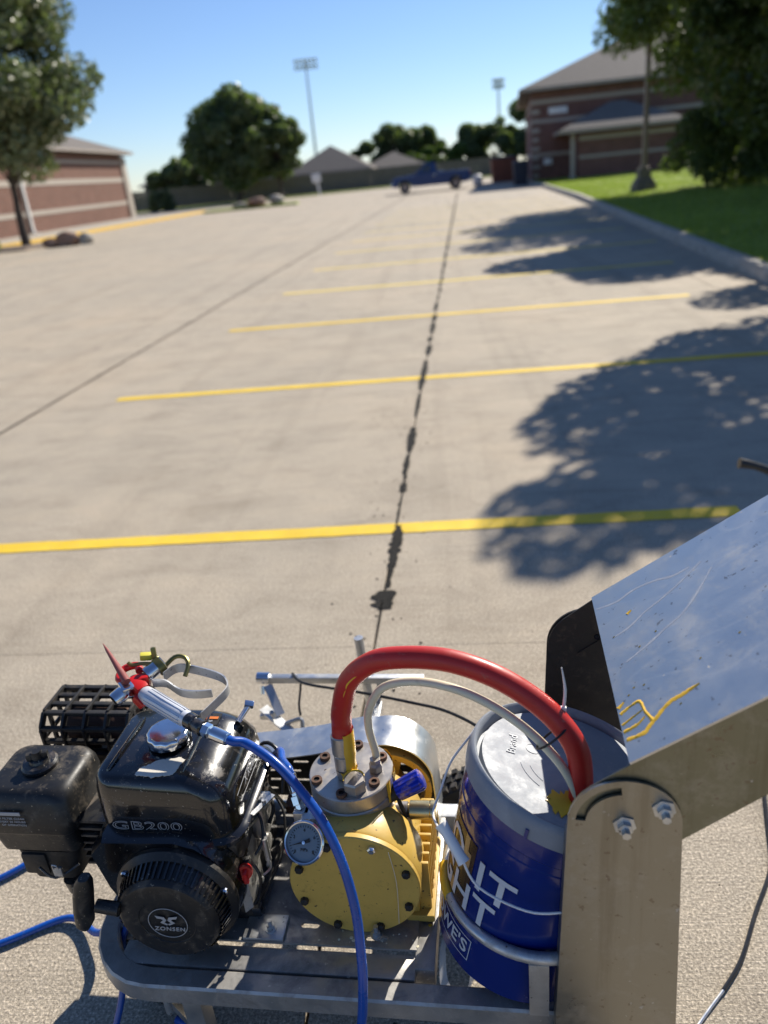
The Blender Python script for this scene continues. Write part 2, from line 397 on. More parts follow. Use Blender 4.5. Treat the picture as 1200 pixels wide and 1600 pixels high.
def arc(cx, cy, r, a0, a1, n=10): return [(cx+r*math.cos(R(a0+(a1-a0)*k/n)), cy+r*math.sin(R(a0+(a1-a0)*k/n))) for k in range(n+1)]
def tag(o, label=None, cat=None, group=None, kind=None):
    if label: o['label'] = label
    if cat: o['category'] = cat
    if group: o['group'] = group
    if kind: o['kind'] = kind
    return o
def empty(name, loc=(0, 0, 0), rz=0, rot=None):
    o = bpy.data.objects.new(name, None); COL.objects.link(o); o.location = loc
    o.rotation_euler = rot if rot is not None else (0, 0, rz); o.empty_display_size = .1
    return o
def copy_tree(o, parent=None):
    c = o.copy(); COL.objects.link(c); c.parent = parent
    for ch in list(o.children): copy_tree(ch, c)
    return c
def text_mesh(txt, size, ext=0.0004, outline=0, spacing=1.0, shear=0, bold=0):
    cu = bpy.data.curves.new('txt', 'FONT'); cu.body = txt; cu.size = size; cu.align_x = 'CENTER'; cu.align_y = 'CENTER'
    cu.space_character = spacing; cu.shear = shear; cu.resolution_u = 3
    if outline: cu.fill_mode = 'NONE'; cu.bevel_depth = outline; cu.bevel_resolution = 1
    else: cu.extrude = ext; cu.offset = bold
    o = bpy.data.objects.new('txt', cu); COL.objects.link(o)
    bpy.context.view_layer.update()
    dg = bpy.context.evaluated_depsgraph_get()
    me = bpy.data.meshes.new_from_object(o.evaluated_get(dg)); bpy.data.objects.remove(o); bpy.data.curves.remove(cu)
    me.materials.clear(); return me
def frame_mat(o, x, y):
    x = Vector(x).normalized(); z = x.cross(Vector(y)).normalized(); y = z.cross(x)
    m = Matrix((x, y, z)).transposed().to_4x4(); m.translation = o; return m
def put(me, name, m, parent, mx, smooth=False):
    me.transform(mx); return link(name, me, m, parent, smooth=smooth)

# ------------------------------------------------------------------ ground, lot, kerbs, lines
LR = R(-2.35)                      # the lot grid runs slightly clockwise of +Y
lx, ly = Vector((math.cos(LR), math.sin(LR), 0)), Vector((-math.sin(LR), math.cos(LR), 0))
LO = Vector((-.288, 2.24, 0))
def lot(a, b, z=0): return LO+lx*a+ly*b+Vector((0, 0, z))
g = MB(); g.box((0, 100, -.33), (1600, 1400, .3)); tag(g.build('ground', m_grass('field_grass', (.07, .10, .03), (.16, .19, .06)), smooth=False), kind='structure')
pl = MB(); pl.box((-16, 45, -.095), (62, 120, .07)); plo = tag(pl.build('parking_lot', MTAR, smooth=False), kind='structure')
SX, SY = 3.08, 3.35
def slab_mesh(name, x0, x1, y0, y1, o):
    b = MB(); b.box(((x0+x1)/2-o[0], (y0+y1)/2-o[1], -.03), (x1-x0, y1-y0, .06), None, .0025); return bm_done(b.bm, name)
sm = slab_mesh('slab', -SX/2+.004, SX/2-.004, -SY/2+.0003, SY/2-.0003, (0, 0)); sm.materials.append(MC)
cols, rows = range(-6, 3), range(-2, 14)
far = MB()
for i in range(-14, 3):
    for j in range(-2, 27):
        if i in cols and j in rows:
            o = bpy.data.objects.new('slab', sm); COL.objects.link(o)
            p = lot((i+.5)*SX, (j+.5)*SY); o.location = p; o.rotation_euler = (0, 0, LR)
            o.parent = plo
        else:
            p = lot((i+.5)*SX, (j+.5)*SY, -.03); far.box(p, (SX-.02, SY-.006, .06), Matrix.Rotation(LR, 3, 'Z'))
fs = far.build('far_slabs', MC, plo, smooth=False); fs['kind'] = 'stuff'
# tar left in the central joint and in the left joint: ragged crumbled strips
def ragged(segs, seed, base_a):
    rg = random.Random(seed); b = MB()
    for b0, b1, w0, w1, off in segs:
        n = max(4, int((b1-b0)/(.012 if b0 < 3 else .03))); L, Rr = [], []
        for k in range(n+1):
            t = k/n; bb = b0+(b1-b0)*t; w = (w0+(w1-w0)*t)*(.35+.65*math.sin(PI*min(1, max(.06, t*.94+.03)))**.5)
            wl = w*(.55+.8*rg.random()); wr = w*(.55+.8*rg.random())
            L.append(lot(base_a+off-wl/2, bb, .0035)); Rr.append(lot(base_a+off+wr/2, bb+rg.uniform(-.006, .006), .0035))
        vl = [b.bm.verts.new(p) for p in L]; vr = [b.bm.verts.new(p) for p in Rr]
        for k in range(n): b.bm.faces.new((vl[k], vr[k], vr[k+1], vl[k+1]))
    return b
segs = [(.02, .30, .004, .006, 0), (.24, .38, .085, .10, .008), (.40, .47, .03, .02, .01), (.47, .98, .03, .062, .012), (.98, 1.35, .014, .010, 0), (1.38, 1.52, .045, .03, 0), (1.55, 1.62, .02, .02, 0)]
q = 1.62
rg_ = random.Random(4)
while q < 45:
    l = rg_.uniform(.12, .9)*(1+q/25); gap = rg_.uniform(.02, .22)
    segs.append((q, q+l, rg_.uniform(.02, .05)+q*.0009, rg_.uniform(.025, .055)+q*.0009, rg_.uniform(-.006, .006))); q += l+gap
ragged(segs, 3, 0).build('joint_tar', MTAR, plo, smooth=False)['kind'] = 'stuff'
segs = []; q = 1.5
while q < 60:
    l = rg_.uniform(.3, 1.2); segs.append((q, q+l, rg_.uniform(.014, .03)+q*.0009, rg_.uniform(.014, .03)+q*.0009, 0)); q += l-.01
ragged(segs, 5, -SX).build('joint_tar', MTAR, plo, smooth=False)['kind'] = 'stuff'
# parking lines, 2.76 m apart
ends = [(-3.2, 1.52, .95), (-2.5, 3.6, 3.69), (-2.35, 2.72, 6.45), (-2.3, 3.2, 9.15), (-2.35, 3.6, 11.95), (-2.4, 3.6, 14.85)]+[(-2.4, 3.75, 17.6+2.76*k) for k in range(6)]
for k, (a0, a1, bb) in enumerate(ends):
    b = MB(); n = 60; rgl = random.Random(k)
    up, lo = [], []
    sk = 0.020 if k < 2 else .010
    for i in range(n+1):
        a = a0+(a1-a0)*i/n; w = .052 if k < 2 else .062
        up.append(lot(a, bb+(a)*sk+w+rgl.uniform(-.0035, .0035), .0030)); lo.append(lot(a, bb+(a)*sk-w+rgl.uniform(-.0035, .0035), .0030))
    vu = [b.bm.verts.new(p) for p in up]; vl = [b.bm.verts.new(p) for p in lo]
    for i in range(n): b.bm.faces.new((vl[i], vl[i+1], vu[i+1], vu[i]))
    b.build('parking_line', MY if k < 3 else MYW, plo, smooth=False)
# right kerb and lawn
kp = [(3.15, -2), (3.35, 4), (3.60, 8.8), (3.81, 11.6), (4.2, 16.8), (4.75, 24), (5.2, 30), (5.6, 38), (6.0, 46), (6.05, 52)]
def along(P, d=3.05):
    out = []; 
    for (x0, y0), (x1, y1) in zip(P, P[1:]):
        L = math.hypot(x1-x0, y1-y0); n = max(1, round(L/d))
        for k in range(n): out.append(((x0+(x1-x0)*k/n, y0+(y1-y0)*k/n), (x0+(x1-x0)*(k+1)/n, y0+(y1-y0)*(k+1)/n)))
    return out
kerb = MB(); kerb.box((4, 20, -.2), (.05, .05, .02)); ko = kerb.build('kerb', M_curb); tag(ko, kind='structure')
def kerb_run(P, root, m, h=.15, w=.17, side=1):
    for (x0, y0), (x1, y1) in along(P):
        b = MB(); d = Vector((x1-x0, y1-y0, 0)); L = d.length; t = d/L; nrm = Vector((t.y, -t.x, 0))*side
        prof = [(0, -.05), (0.012, h-.03), (.035, h), (w, h), (w, -.05)]
        a = [Vector((x0, y0, 0))+t*.004+nrm*p+Vector((0, 0, z)) for p, z in prof]
        b.prism(a, t*(L-.008)); b.build('kerb_stone', m, root, ang=50)
kerb_run(kp, ko, M_curb)
lawn = MB(); vs = []
GZ = .15
ys = [p[1] for p in kp]
nn = 60
def kx(y):
    for (x0, y0), (x1, y1) in zip(kp, kp[1:]):
        if y0 <= y <= y1: return x0+(x1-x0)*(y-y0)/(y1-y0)
    return kp[-1][0]
def lawn_z(x, y): 
    d = max(0, x-kx(y)-.15); return .125+.012*min(d, 12)+.015*math.sin(x*1.1+y*.6)
grid = []
for j in range(nn+1):
    y = -2+(54)*j/nn; row = []
    for i in range(25):
        x = kx(y)+.165+ (i/24)**1.5*30; row.append(lawn.bm.verts.new((x, y, lawn_z(x, y))))
    grid.append(row)
for j in range(nn):
    for i in range(24): lawn.bm.faces.new((grid[j][i], grid[j][i+1], grid[j+1][i+1], grid[j+1][i]))
lo_ = tag(lawn.build('lawn', MG), kind='structure')
# blades
def blades(name, n, fx, h, m, w=.012):
    xs = np.empty((n, 3)); 
    for k in range(n): xs[k] = fx()
    ang = rng.uniform(0, 2*PI, n); hh = h*rng.uniform(.5, 1.3, n); lean = rng.normal(0, .45, (n, 2))*hh[:, None]
    V = np.empty((n, 3, 3)); dx = np.cos(ang)*w; dy = np.sin(ang)*w
    V[:, 0] = xs-np.stack([dx, dy, 0*dx], 1); V[:, 1] = xs+np.stack([dx, dy, 0*dx], 1)
    V[:, 2] = xs+np.column_stack([lean, hh])
    me = bpy.data.meshes.new(name); me.from_pydata(V.reshape(-1, 3).tolist(), [], np.arange(3*n).reshape(-1, 3).tolist())
    return link(name, me, m, smooth=False)
def gpos():
    y = 6.5+45*random.random()**1.5; x = kx(y)+.17+ (9)*random.random()**1.3
    return (x, y, lawn_z(x, y)-.005)
tag(blades('grass', 90000, gpos, .065, MGB, .013), 'green lawn grass growing behind the kerb on the right', 'grass', kind='stuff')

# grit, crumbs of filler and dry paint flecks on the slabs
gr = MB(); rdg = random.Random(8)
for k in range(420):
    near = k < 300
    x = rdg.uniform(-2.2, 2.0) if near else rdg.gauss(0, .12)-.25; y = rdg.uniform(.7, 5.5)
    s_ = rdg.uniform(.0012, .0035) if near else rdg.uniform(.002, .006)
    c = Vector((x, y, s_*.4)); vs = [gr.bm.verts.new(c+Vector((s_*rdg.uniform(.6, 1.4)*dx, s_*rdg.uniform(.6, 1.4)*dy, s_*dz*.8))) for dx, dy, dz in ((1, 0, -.3), (0, 1, -.3), (-1, 0, -.3), (0, -1, -.3), (0, 0, 1))]
    for i_ in range(4): gr.bm.faces.new((vs[i_], vs[(i_+1) % 4], vs[4]))
tag(gr.build('grit', MTAR, smooth=False), 'dark grit and crumbs scattered over the concrete near the machine', 'grit', kind='stuff')

# ------------------------------------------------------------------ trees
def leaf_cloud(n, centers, radii, size, seed, flat=.75):
    r = np.random.default_rng(seed); k = len(centers); C = np.array(centers); Rd = np.array(radii)
    wts = Rd**2.2; idx = r.choice(k, n, p=wts/wts.sum())
    d = r.normal(size=(n, 3)); d /= np.linalg.norm(d, axis=1)[:, None]
    rad = Rd[idx]*r.uniform(.35, 1.0, n)**.55
    P = C[idx]+d*rad[:, None]*np.array([1, 1, flat])
    nrm = d*.6+r.normal(size=(n, 3))*.7+np.array([0, 0, .25]); nrm /= np.linalg.norm(nrm, axis=1)[:, None]
    t = np.cross(nrm, r.normal(size=(n, 3))); t /= np.linalg.norm(t, axis=1)[:, None]; b = np.cross(nrm, t)
    s = size*r.uniform(.6, 1.3, n)[:, None]
    V = np.empty((n, 4, 3)); V[:, 0] = P-t*s; V[:, 1] = P+b*s*.55+nrm*s*.12; V[:, 2] = P+t*s; V[:, 3] = P-b*s*.55+nrm*s*.12
    return V.reshape(-1, 3)
def quad_mesh(name, V):
    n = len(V)//4; me = bpy.data.meshes.new(name)
    me.vertices.add(4*n); me.vertices.foreach_set('co', V.astype(np.float32).ravel())
    me.loops.add(4*n); me.loops.foreach_set('vertex_index', np.arange(4*n, dtype=np.int32))
    me.polygons.add(n); me.polygons.foreach_set('loop_start', np.arange(0, 4*n, 4, dtype=np.int32)); me.polygons.foreach_set('loop_total', np.full(n, 4, dtype=np.int32))
    me.update(); me.validate(); return me
def make_tree(name, loc, H, trunk_h, rx, n, leaf, lm, seed, label, cat='tree', group=None, lobes=26, tr=.16, ry=None, zb=None, cone=0, sparse=.42):
    rd = random.Random(seed); root = empty(name, loc); tag(root, label, cat, group)
    ry = ry or rx; zb = trunk_h if zb is None else zb; cz = (H+zb)/2; rz = (H-zb)/2
    cs, rs = [], []; tips = []
    for k in range(lobes):
        a = rd.uniform(0, 2*PI); u = rd.uniform(-1, 1); rr_ = rd.uniform(.35, 1)**.5
        s = math.sqrt(1-u*u); sc = 1-cone*(u*.5+.5)
        c = (rx*.80*s*rr_*math.cos(a)*sc, ry*.80*s*rr_*math.sin(a)*sc, cz+rz*.82*u*rr_)
        cs.append(c); rs.append(min(rx, rz)*rd.uniform(.18, sparse)); tips.append(c)
    tk = MB(); lean = (rd.uniform(-.05, .05)*H, rd.uniform(-.05, .05)*H)
    top = Vector((lean[0], lean[1], zb+(H-zb)*.7))
    tk.tube([(0, 0, -.1), (lean[0]*.1, lean[1]*.1, trunk_h*.5), (lean[0]*.4, lean[1]*.4, trunk_h), top], [tr*1.35, tr, tr*.8, tr*.15], 9, 5)
    for c in tips[:14]:
        t = rd.uniform(.5, .95); z0 = trunk_h*.8+ (top.z-trunk_h)*rd.uniform(0, .5)
        b = Vector((lean[0]*.4, lean[1]*.4, z0)); e = Vector(c); m_ = (b+e)/2+Vector((0, 0, -.1*H*rd.random()*.5))
        tk.tube([b, m_, e], [tr*.38, tr*.22, tr*.06], 6, 4)
    tk.build('trunk', M_bark, root)
    link('crown', quad_mesh('crown', leaf_cloud(n, cs, rs, leaf, seed)), lm, root, smooth=False)
    return root
make_tree('shade_tree', (6.84, 8.75, .15), 6.3, 1.7, 4.1, 70000, .066, M_leafA, 21, 'large leafy tree whose branches hang in at the top right corner', tr=.14, lobes=84, zb=1.8, sparse=.33)
make_tree('shade_tree', (9.4, 26.9, .2), 9.4, 2.2, 5.0, 56000, .09, M_leafA, 25, 'tall tree hanging over the lamp pole and the brick building roof', tr=.18, lobes=90, zb=2.2, sparse=.36)
make_tree('shade_tree', (8.6, 13.4, .15), 6.4, 1.8, 3.4, 42000, .07, M_leafA, 26, 'tree just beyond the right edge that shades the kerb', tr=.14, lobes=70, zb=1.7, sparse=.34)
make_tree('shade_tree', (7.7, 18.7, .15), 6.6, 1.9, 4.4, 62000, .08, M_leafA, 22, 'dark green tree growing on the lawn in front of the brick building', tr=.14, lobes=64, zb=2.2, ry=2.7, cone=.35)
make_tree('shade_tree', (11.3, 23.2, .2), 8.5, 1.5, 4.9, 60000, .11, M_leafA, 23, 'broad dark tree filling the right edge behind the clipped shrubs', tr=.2, lobes=64, zb=.3, sparse=.5)
make_tree('parking_lot_tree', (-16.6, 32.5, .1), 11.5, 2.4, 4.3, 42000, .14, M_leafB, 31, 'grey green tree on thin dark trunk beside the left brick building', tr=.15, lobes=80, zb=1.9, sparse=.34)
make_tree('round_tree', (-18.4, 80, 0), 10.4, 1.2, 4.1, 20000, .24, M_leafC, 41, 'tall dark round tree in front of the wooden fence', tr=.25, lobes=70, zb=.6)
make_tree('round_tree', (-14.4, 81, 0), 9.3, 1.0, 2.6, 10000, .24, M_leafC, 42, 'narrower dark tree just right of the tall round tree', tr=.2, lobes=48, zb=.6)
far_trees = [(-30, 96, 5.6, 2.0, 'dark tree between the left brick building and grey house roof', M_leafC), (-27.8, 100, 7.4, 1.5, 'small dark tree poking above the grey house roof', M_leafC),
             (-8.6, 122, 5.2, 3.5, 'low round tree just right of the pyramid house roof', M_leafC), (-4.2, 118, 8.2, 3.0, 'tallest dark tree above the pickup truck', M_leafC),
             (-.6, 120, 6.6, 2.8, 'dark tree right beside the tallest tree over the truck', M_leafC), (2.2, 116, 4.2, 3.0, 'yellow green bushy tree behind the fence over the truck cab', M_leafD),
             (5.6, 118, 6.4, 2.2, 'pointed dark evergreen behind the fence', M_leafC), (9.2, 120, 6.6, 3.8, 'rounded green tree left of the far floodlight mast', M_leafC),
             (13.2, 118, 8.6, 4.2, 'big green tree touching the corner of the right brick building', M_leafC), (-1.5, 112, 3.4, 2.2, 'low bright green bush showing above the fence by the truck', M_leafD), (-10.8, 104, 2.9, 1.8, 'bright green bush beside the dark round trees', M_leafD)]
for k, (x, y, h, r_, lab, lm) in enumerate(far_trees):
    make_tree('background_tree', (x, y, 0), h*1.02, .8, r_*1.3, 8000, .30, lm, 60+k, lab, group='trees beyond the fence', lobes=18, tr=.18, zb=.2, sparse=.5, cone=.75 if 'pointed' in lab else 0)
make_tree('far_tree_line', (0, 0, 0), 1, .2, .3, 10, .1, M_leafC, 5, 'x').name = 'tmp'
t_ = bpy.data.objects['tmp']
for c in list(t_.children): bpy.data.objects.remove(c)
bpy.data.objects.remove(t_)
def shrub(name, loc, rx, h, n, leaf, lm, seed, label, cat='shrub', group=None):
    rd = random.Random(seed); root = empty(name, loc); tag(root, label, cat, group); cs, rs = [], []
    for k in range(22):
        a = rd.uniform(0, 2*PI); u = rd.uniform(.1, 1); s = math.sqrt(1-u*u*.9)
        cs.append((rx*.72*s*math.cos(a), rx*.72*s*math.sin(a), h*.74*u)); rs.append(min(rx, h)*rd.uniform(.28, .42))
    b = MB()
    for k in range(5): b.tube([(0, 0, -.05), Vector(cs[k])*.5, cs[k]], [.03, .02, .008], 5)
    b.build('stem', M_bark, root)
    link('foliage', quad_mesh('foliage', leaf_cloud(n, cs, rs, leaf, seed)), lm, root, smooth=False); return root
shrub('clipped_shrub', (8.5, 26.2, .2), 1.5, 2.6, 12000, .06, M_leafA, 1, 'tall dark clipped shrub at the edge of the lawn by the tree')
shrub('clipped_shrub', (9.9, 24.6, .2), 1.1, 1.7, 8000, .055, M_leafA, 2, 'rounded clipped shrub in front of the taller one at right edge')
shrub('clipped_shrub', (11.6, 28.5, .2), 1.6, 2.8, 9000, .07, M_leafA, 3, 'wide dark shrub furthest behind under the right trees')
shrub('fence_shrub', (-24.2, 74, 0), 1.3, 2.3, 4000, .12, M_leafC, 4, 'dark bush at the foot of the wooden fence left of the round tree')
shrub('island_plant', (-17.6, 30.6, .05), .8, .8, 2500, .07, M_leafC, 6, 'low dark plant at the foot of the left tree')

# ------------------------------------------------------------------ buildings
def uvwall(name, p0, p1, z0, z1, th, m, parent):
    p0, p1 = Vector(p0), Vector(p1); d = (p1-p0); L = d.length; t = d.normalized(); n = Vector((t.y, -t.x, 0))
    b = MB(); bm = b.bm; uvl = bm.loops.layers.uv.new('UVMap')
    a = [p0+Vector((0, 0, z0)), p1+Vector((0, 0, z0)), p1+Vector((0, 0, z1)), p0+Vector((0, 0, z1))]
    back = [v-n*th for v in a]; F = [bm.verts.new(v) for v in a]; K = [bm.verts.new(v) for v in back]
    for f, uv in (((F[0], F[1], F[2], F[3]), [(0, z0), (L, z0), (L, z1), (0, z1)]), ((K[3], K[2], K[1], K[0]), [(0, z1), (L, z1), (L, z0), (0, z0)]),
                  ((F[3], F[2], K[2], K[3]), [(0, 0), (L, 0), (L, th), (0, th)]), ((F[1], K[1], K[2], F[2]), [(0, z0), (th, z0), (th, z1), (0, z1)]), ((K[0], F[0], F[3], K[3]), [(0, z0), (th, z0), (th, z1), (0, z1)])):
        fc = bm.faces.new(f)
        for l, c in zip(fc.loops, uv): l[uvl].uv = c
    me = bpy.data.meshes.new(name); bm.to_mesh(me); bm.free()
    return link(name, me, m, parent, smooth=False)
def band(name, p0, p1, z0, z1, m, parent, proud=.03):
    p0, p1 = Vector(p0), Vector(p1); t = (p1-p0).normalized(); n = Vector((t.y, -t.x, 0))
    b = MB(); b.bar(p0+n*(proud/2-.02)+Vector((0, 0, (z0+z1)/2)), p1+n*(proud/2-.02)+Vector((0, 0, (z0+z1)/2)), proud+.04, z1-z0); return b.build(name, m, parent, smooth=False)
def hip(x0, x1, y0, y1, z, rise, m, parent, over=.55, th=.16):
    x0 -= over; x1 += over; y0 -= over; y1 += over
    b = MB(); w, d = x1-x0, y1-y0; k = min(w, d)/2
    r = [(x0+k, y0+k, z+rise), (x1-k, y0+k, z+rise)] if w >= d else [(x0+k, y0+k, z+rise), (x0+k, y1-k, z+rise)]
    c = [(x0, y0, z), (x1, y0, z), (x1, y1, z), (x0, y1, z)]; c2 = [(x, y, zz-th) for x, y, zz in c]
    V = [b.bm.verts.new(p) for p in c+r]; U = [b.bm.verts.new(p) for p in c2]
    if w >= d: fs_ = [(0, 1, 5, 4), (1, 2, 5), (2, 3, 4, 5), (3, 0, 4)]
    else: fs_ = [(0, 1, 4), (1, 2, 5, 4), (2, 3, 5), (3, 0, 4, 5)]
    for f in fs_: b.bm.faces.new([V[i] for i in f])
    b.bm.faces.new(U[::-1])
    for i in range(4): b.bm.faces.new((V[i], U[i], U[(i+1) % 4], V[(i+1) % 4]))
    o = b.build('roof', m, parent, smooth=False)
    f = MB(); e = .02
    for (a, bb) in (((x0, y0), (x1, y0)), ((x1, y0), (x1, y1)), ((x1, y1), (x0, y1)), ((x0, y1), (x0, y0))):
        A = Vector((*a, z-.10)); B = Vector((*bb, z-.10)); t = (B-A).normalized(); n_ = Vector((t.y, -t.x, 0)); f.bar(A+n_*.04, B+n_*.04, .07, .15)
    f.build('fascia', M_soff, o, smooth=False); return o
# left building, its long wall runs away from the camera
bL = empty('brick_building', (-22.6, 62, 0)); tag(bL, 'low pink brick building with pale stone bands and a yellow kerb on the left', 'building')
WL = Matrix.Rotation(R(2.2), 4, 'Z')
def lw(v, d): # along the wall (distance from far corner towards camera), depth to the left
    return (-d, -v, 0)
bL.rotation_euler = (0, 0, R(2.2))
uvwall('wall', lw(34, 0), lw(0, 0), 0, 4.3, .3, M_brickL, bL); uvwall('wall', lw(0, .301), lw(0, 14), 0, 4.3, .3, M_brickL, bL)
uvwall('wall', lw(34, 14), lw(34, 0), 0, 4.3, .3, M_brickL, bL)
for z0, z1 in ((1.02, 1.26), (2.55, 2.85), (3.75, 3.95)):
    band('stone_band', lw(34, 0), lw(0, 0), z0, z1, M_lime, bL); band('stone_band', lw(0, 0), lw(0, 14), z0, z1, M_lime, bL)
b = MB(); b.bar((.07, -.05, 2.1), (.07, -1.0, 2.1), .14, 4.2); b.build('stone_corner', M_lime, bL, smooth=False)
for yy in (-18.2, -27.5):
    b = MB(); b.box((.09, yy, 2.1), (.14, .22, 4.2), None, .02); b.box((.22, yy, .12), (.35, .22, .12), None, .02); b.build('downspout', M_white_p, bL)
hip(-14, 0, -34, 0, 4.55, 3.0, M_roof, bL, over=.6)
b = MB(); b.box((-16, 46, .06), (9.0, 42, .14)); 
wk = MB(); wk.box((-19.85, 44, .05), (5.2, 28, .17), Matrix.Rotation(R(-4.7), 3, 'Z')); tag(wk.build('walkway', M_curb, smooth=False), kind='structure')
b.bm.free()
yk = MB(); yk.bar((-18.3, 30, .06), (-16.0, 58, .06), .16, .185, .02); tag(yk.build('yellow_kerb', M_ykerb, smooth=False), kind='structure')
isl = MB(); isl.bar((-21, 31.6, .02), (-15.4, 31.6, .02), 3.2, .12, .04); tag(isl.build('planting_island', mat('island_mulch', (.16, .12, .09), .95, var=.4, bmp=.9, bscale=20), smooth=False), kind='structure')
# right building
bR = empty('brick_building', (6.35, 52, .1), R(-5.5)); tag(bR, 'large dark brick building with hip roof and small wing behind the lawn', 'building')
uvwall('wall', (.301, 0, 0), (26, 0, 0), 0, 4.85, .3, M_brickR, bR); uvwall('wall', (0, 16, 0), (0, 0, 0), 0, 4.85, .3, M_brickR, bR)
for z0, z1 in ((1.35, 1.55), (3.18, 3.38), (4.2, 4.42)):
    band('stone_band', (.0, 0, 0), (26, 0, 0), z0, z1, M_lime, bR); band('stone_band', (0, 16, 0), (0, 0, 0), z0, z1, M_lime, bR)
for k in range(9):
    b = MB(); b.box((.22, .02, .3+k*.5), (.5 if k % 2 else .34, .16, .24)); b.build('quoin', M_lime, bR, smooth=False)
hip(0, 26, 0, 16, 5.05, 3.6, M_roof, bR, over=.65)
b = MB(); b.box((1.55, -.06, 3.78), (1.1, .1, .36), None, .02); b.build('louvre_sign', M_white_p, bR)
b = MB(); b.box((.95, -.06, 1.05), (.5, .1, .35), None, .02); b.build('meter_box', M_white_p, bR)
# wing
WX0, WX1, WY = 1.6, 7.6, -3.6
uvwall('wing_wall', (WX0+1.201, WY, 0), (WX1-.301, WY, 0), 0, 2.35, .3, M_brickR, bR); uvwall('wing_wall', (WX0+.9, 0, 0), (WX0+.9, WY, 0), 0, 2.35, .3, M_brickR, bR); uvwall('wing_wall', (WX1, WY, 0), (WX1, -.01, 0), 0, 2.35, .3, M_brickR, bR)
for z0, z1 in ((1.05, 1.22), (1.98, 2.2)): band('stone_band', (WX0+.9, WY, 0), (WX1, WY, 0), z0, z1, M_lime, bR)
b = MB(); b.box((WX0+.55, WY-.1, 1.15), (.24, .24, 2.4), None, .02); b.box((WX0+.55, WY-.1, .1), (.34, .34, .2), None, .02); b.build('porch_post', M_lime, bR)
hip(WX0+.4, WX1, WY, 1.2, 2.55, 1.35, M_roof, bR, over=.65)
for k, x in enumerate((12, 16.5, 21)):
    b = MB(); b.box((x, -.03, 2.6), (1.5, .12, 1.3)); w_ = b.build('window', M_soff, bR, smooth=False)
    b = MB(); b.box((x, -.10, 2.6), (1.3, .04, 1.1)); b.build('pane', M_carglass, w_, smooth=False)
# house roofs beyond the fence
def house(x, y, w, d, eave, rise, label):
    h = empty('house', (x, y, 0)); tag(h, label, 'house', 'houses beyond the fence')
    b = MB(); b.box((w/2, d/2, eave/2), (w, d, eave-.1)); b.build('wall', M_lime, h, smooth=False)
    hip(0, w, 0, d, eave, rise, M_roof, h, .5)
    b = MB(); b.box((w*.3, -.04, 1.5), (1.4, .1, 1.1)); wn = b.build('window', M_white_p, h, smooth=False)
    b = MB(); b.box((w*.3, -.1, 1.5), (1.2, .04, .9)); b.build('pane', M_carglass, wn, smooth=False)
house(-16.6, 100, 9.5, 10, 2.15, 2.9, 'house with pointed grey pyramid roof behind the fence')
house(-8.2, 108, 7.5, 8, 2.0, 1.8, 'low pale roofed house just right of the pyramid roofed house')
house(-36, 104, 11, 10, 2.6, 2.4, 'grey roofed house between the left building and the round tree')
house(-25, 108, 8, 10, 2.8, 2.2, 'second grey roofed house partly behind the tall round tree')
# fence, boards one mesh per panel between posts
fp = [(-34, 80), (-22, 83), (-11.5, 86), (-1, 88.5), (9, 91)]
fe = empty('wooden_fence', (-22, 83, 0)); tag(fe, 'long weathered wooden privacy fence across the back of the lot', 'fence')
for (x0, y0), (x1, y1) in along(fp, 2.6):
    d = Vector((x1-x0, y1-y0, 0)); L = d.length; t = d/L; b = MB(); n = 16
    for k in range(n):
        c = Vector((x0, y0, 0))+t*(L*(k+.5)/n)-Vector((-22, 83, 0)); b.box(c+Vector((0, (.0 if k % 2 else .015), .93+random.uniform(-.02, .02))), (L/n*.94, .018, 1.9), Matrix.Rotation(math.atan2(t.y, t.x), 3, 'Z'))
    o = b.build('fence_boards', M_fence, fe, smooth=False); o['kind'] = 'stuff'
    b = MB(); c = Vector((x0, y0, .98))-Vector((-22, 83, 0)); b.box(c+Vector((0, .08, 0)), (.1, .1, 2.0)); b.build('fence_post', M_fence, fe, smooth=False)
vg = MB(); vg.bar((-36, 77.5, -.16), (10, 88.6, -.16), 5.5, .5); tag(vg.build('grass_verge', MG, smooth=False), kind='structure')

# ------------------------------------------------------------------ poles, truck, bins, rocks
def floodlight(x, y, h, w, label):
    r_ = empty('floodlight_mast', (x, y, 0)); tag(r_, label, 'floodlight', 'floodlight masts on the horizon')
    b = MB(); b.cyl((0, 0, 0), (0, 0, h), .32, .18, 10); b.build('mast', M_galv, r_)
    b = MB()
    for k in (0, 1): b.bar((-w/2, 0, h-.3-k*1.1), (w/2, 0, h-.3-k*1.1), .16, .16)
    b.build('crossbar', M_galv, r_, smooth=False)
    for k in range(6):
        for j in (0, 1):
            b = MB(); xx = -w/2+w*(k+.5)/6; b.lathe([(.1, .3), (.34, .1), (.36, 0)], (xx, -.25, h+.15-j*1.1), (0, 1, .4), 10); b.build('lamp', M_white_p, r_)
floodlight(-23.6, 180, 23.5, 5.0, 'tall pale floodlight mast standing above the horizon left of centre')
floodlight(16.2, 190, 17.0, 2.4, 'shorter floodlight mast near the right brick building')
lp = empty('parking_lamp', (7.1, 28.2, .2)); tag(lp, 'brown square lamp pole on a grey concrete base on the lawn', 'lamp pole')
b = MB(); b.loft([rr(0, 0, .72, .72, .05, -.1), rr(0, 0, .68, .68, .05, .14), rr(0, 0, .42, .42, .04, .36), rr(0, 0, .38, .38, .04, .60)]); b.build('base', mat('shaded_concrete', (.17, .15, .13), .9, var=.3, bmp=.4), lp, ang=20)  # base concrete darkened, its shade is put into the colour
b = MB(); b.loft([rr(0, 0, .16, .16, .02, .60), rr(0, 0, .11, .11, .015, 7.0)]); b.build('pole', M_pole, lp)
b = MB(); b.box((-.55, -.1, 6.95), (.9, .4, .18), None, .03); b.build('lamp_head', M_pole, lp)
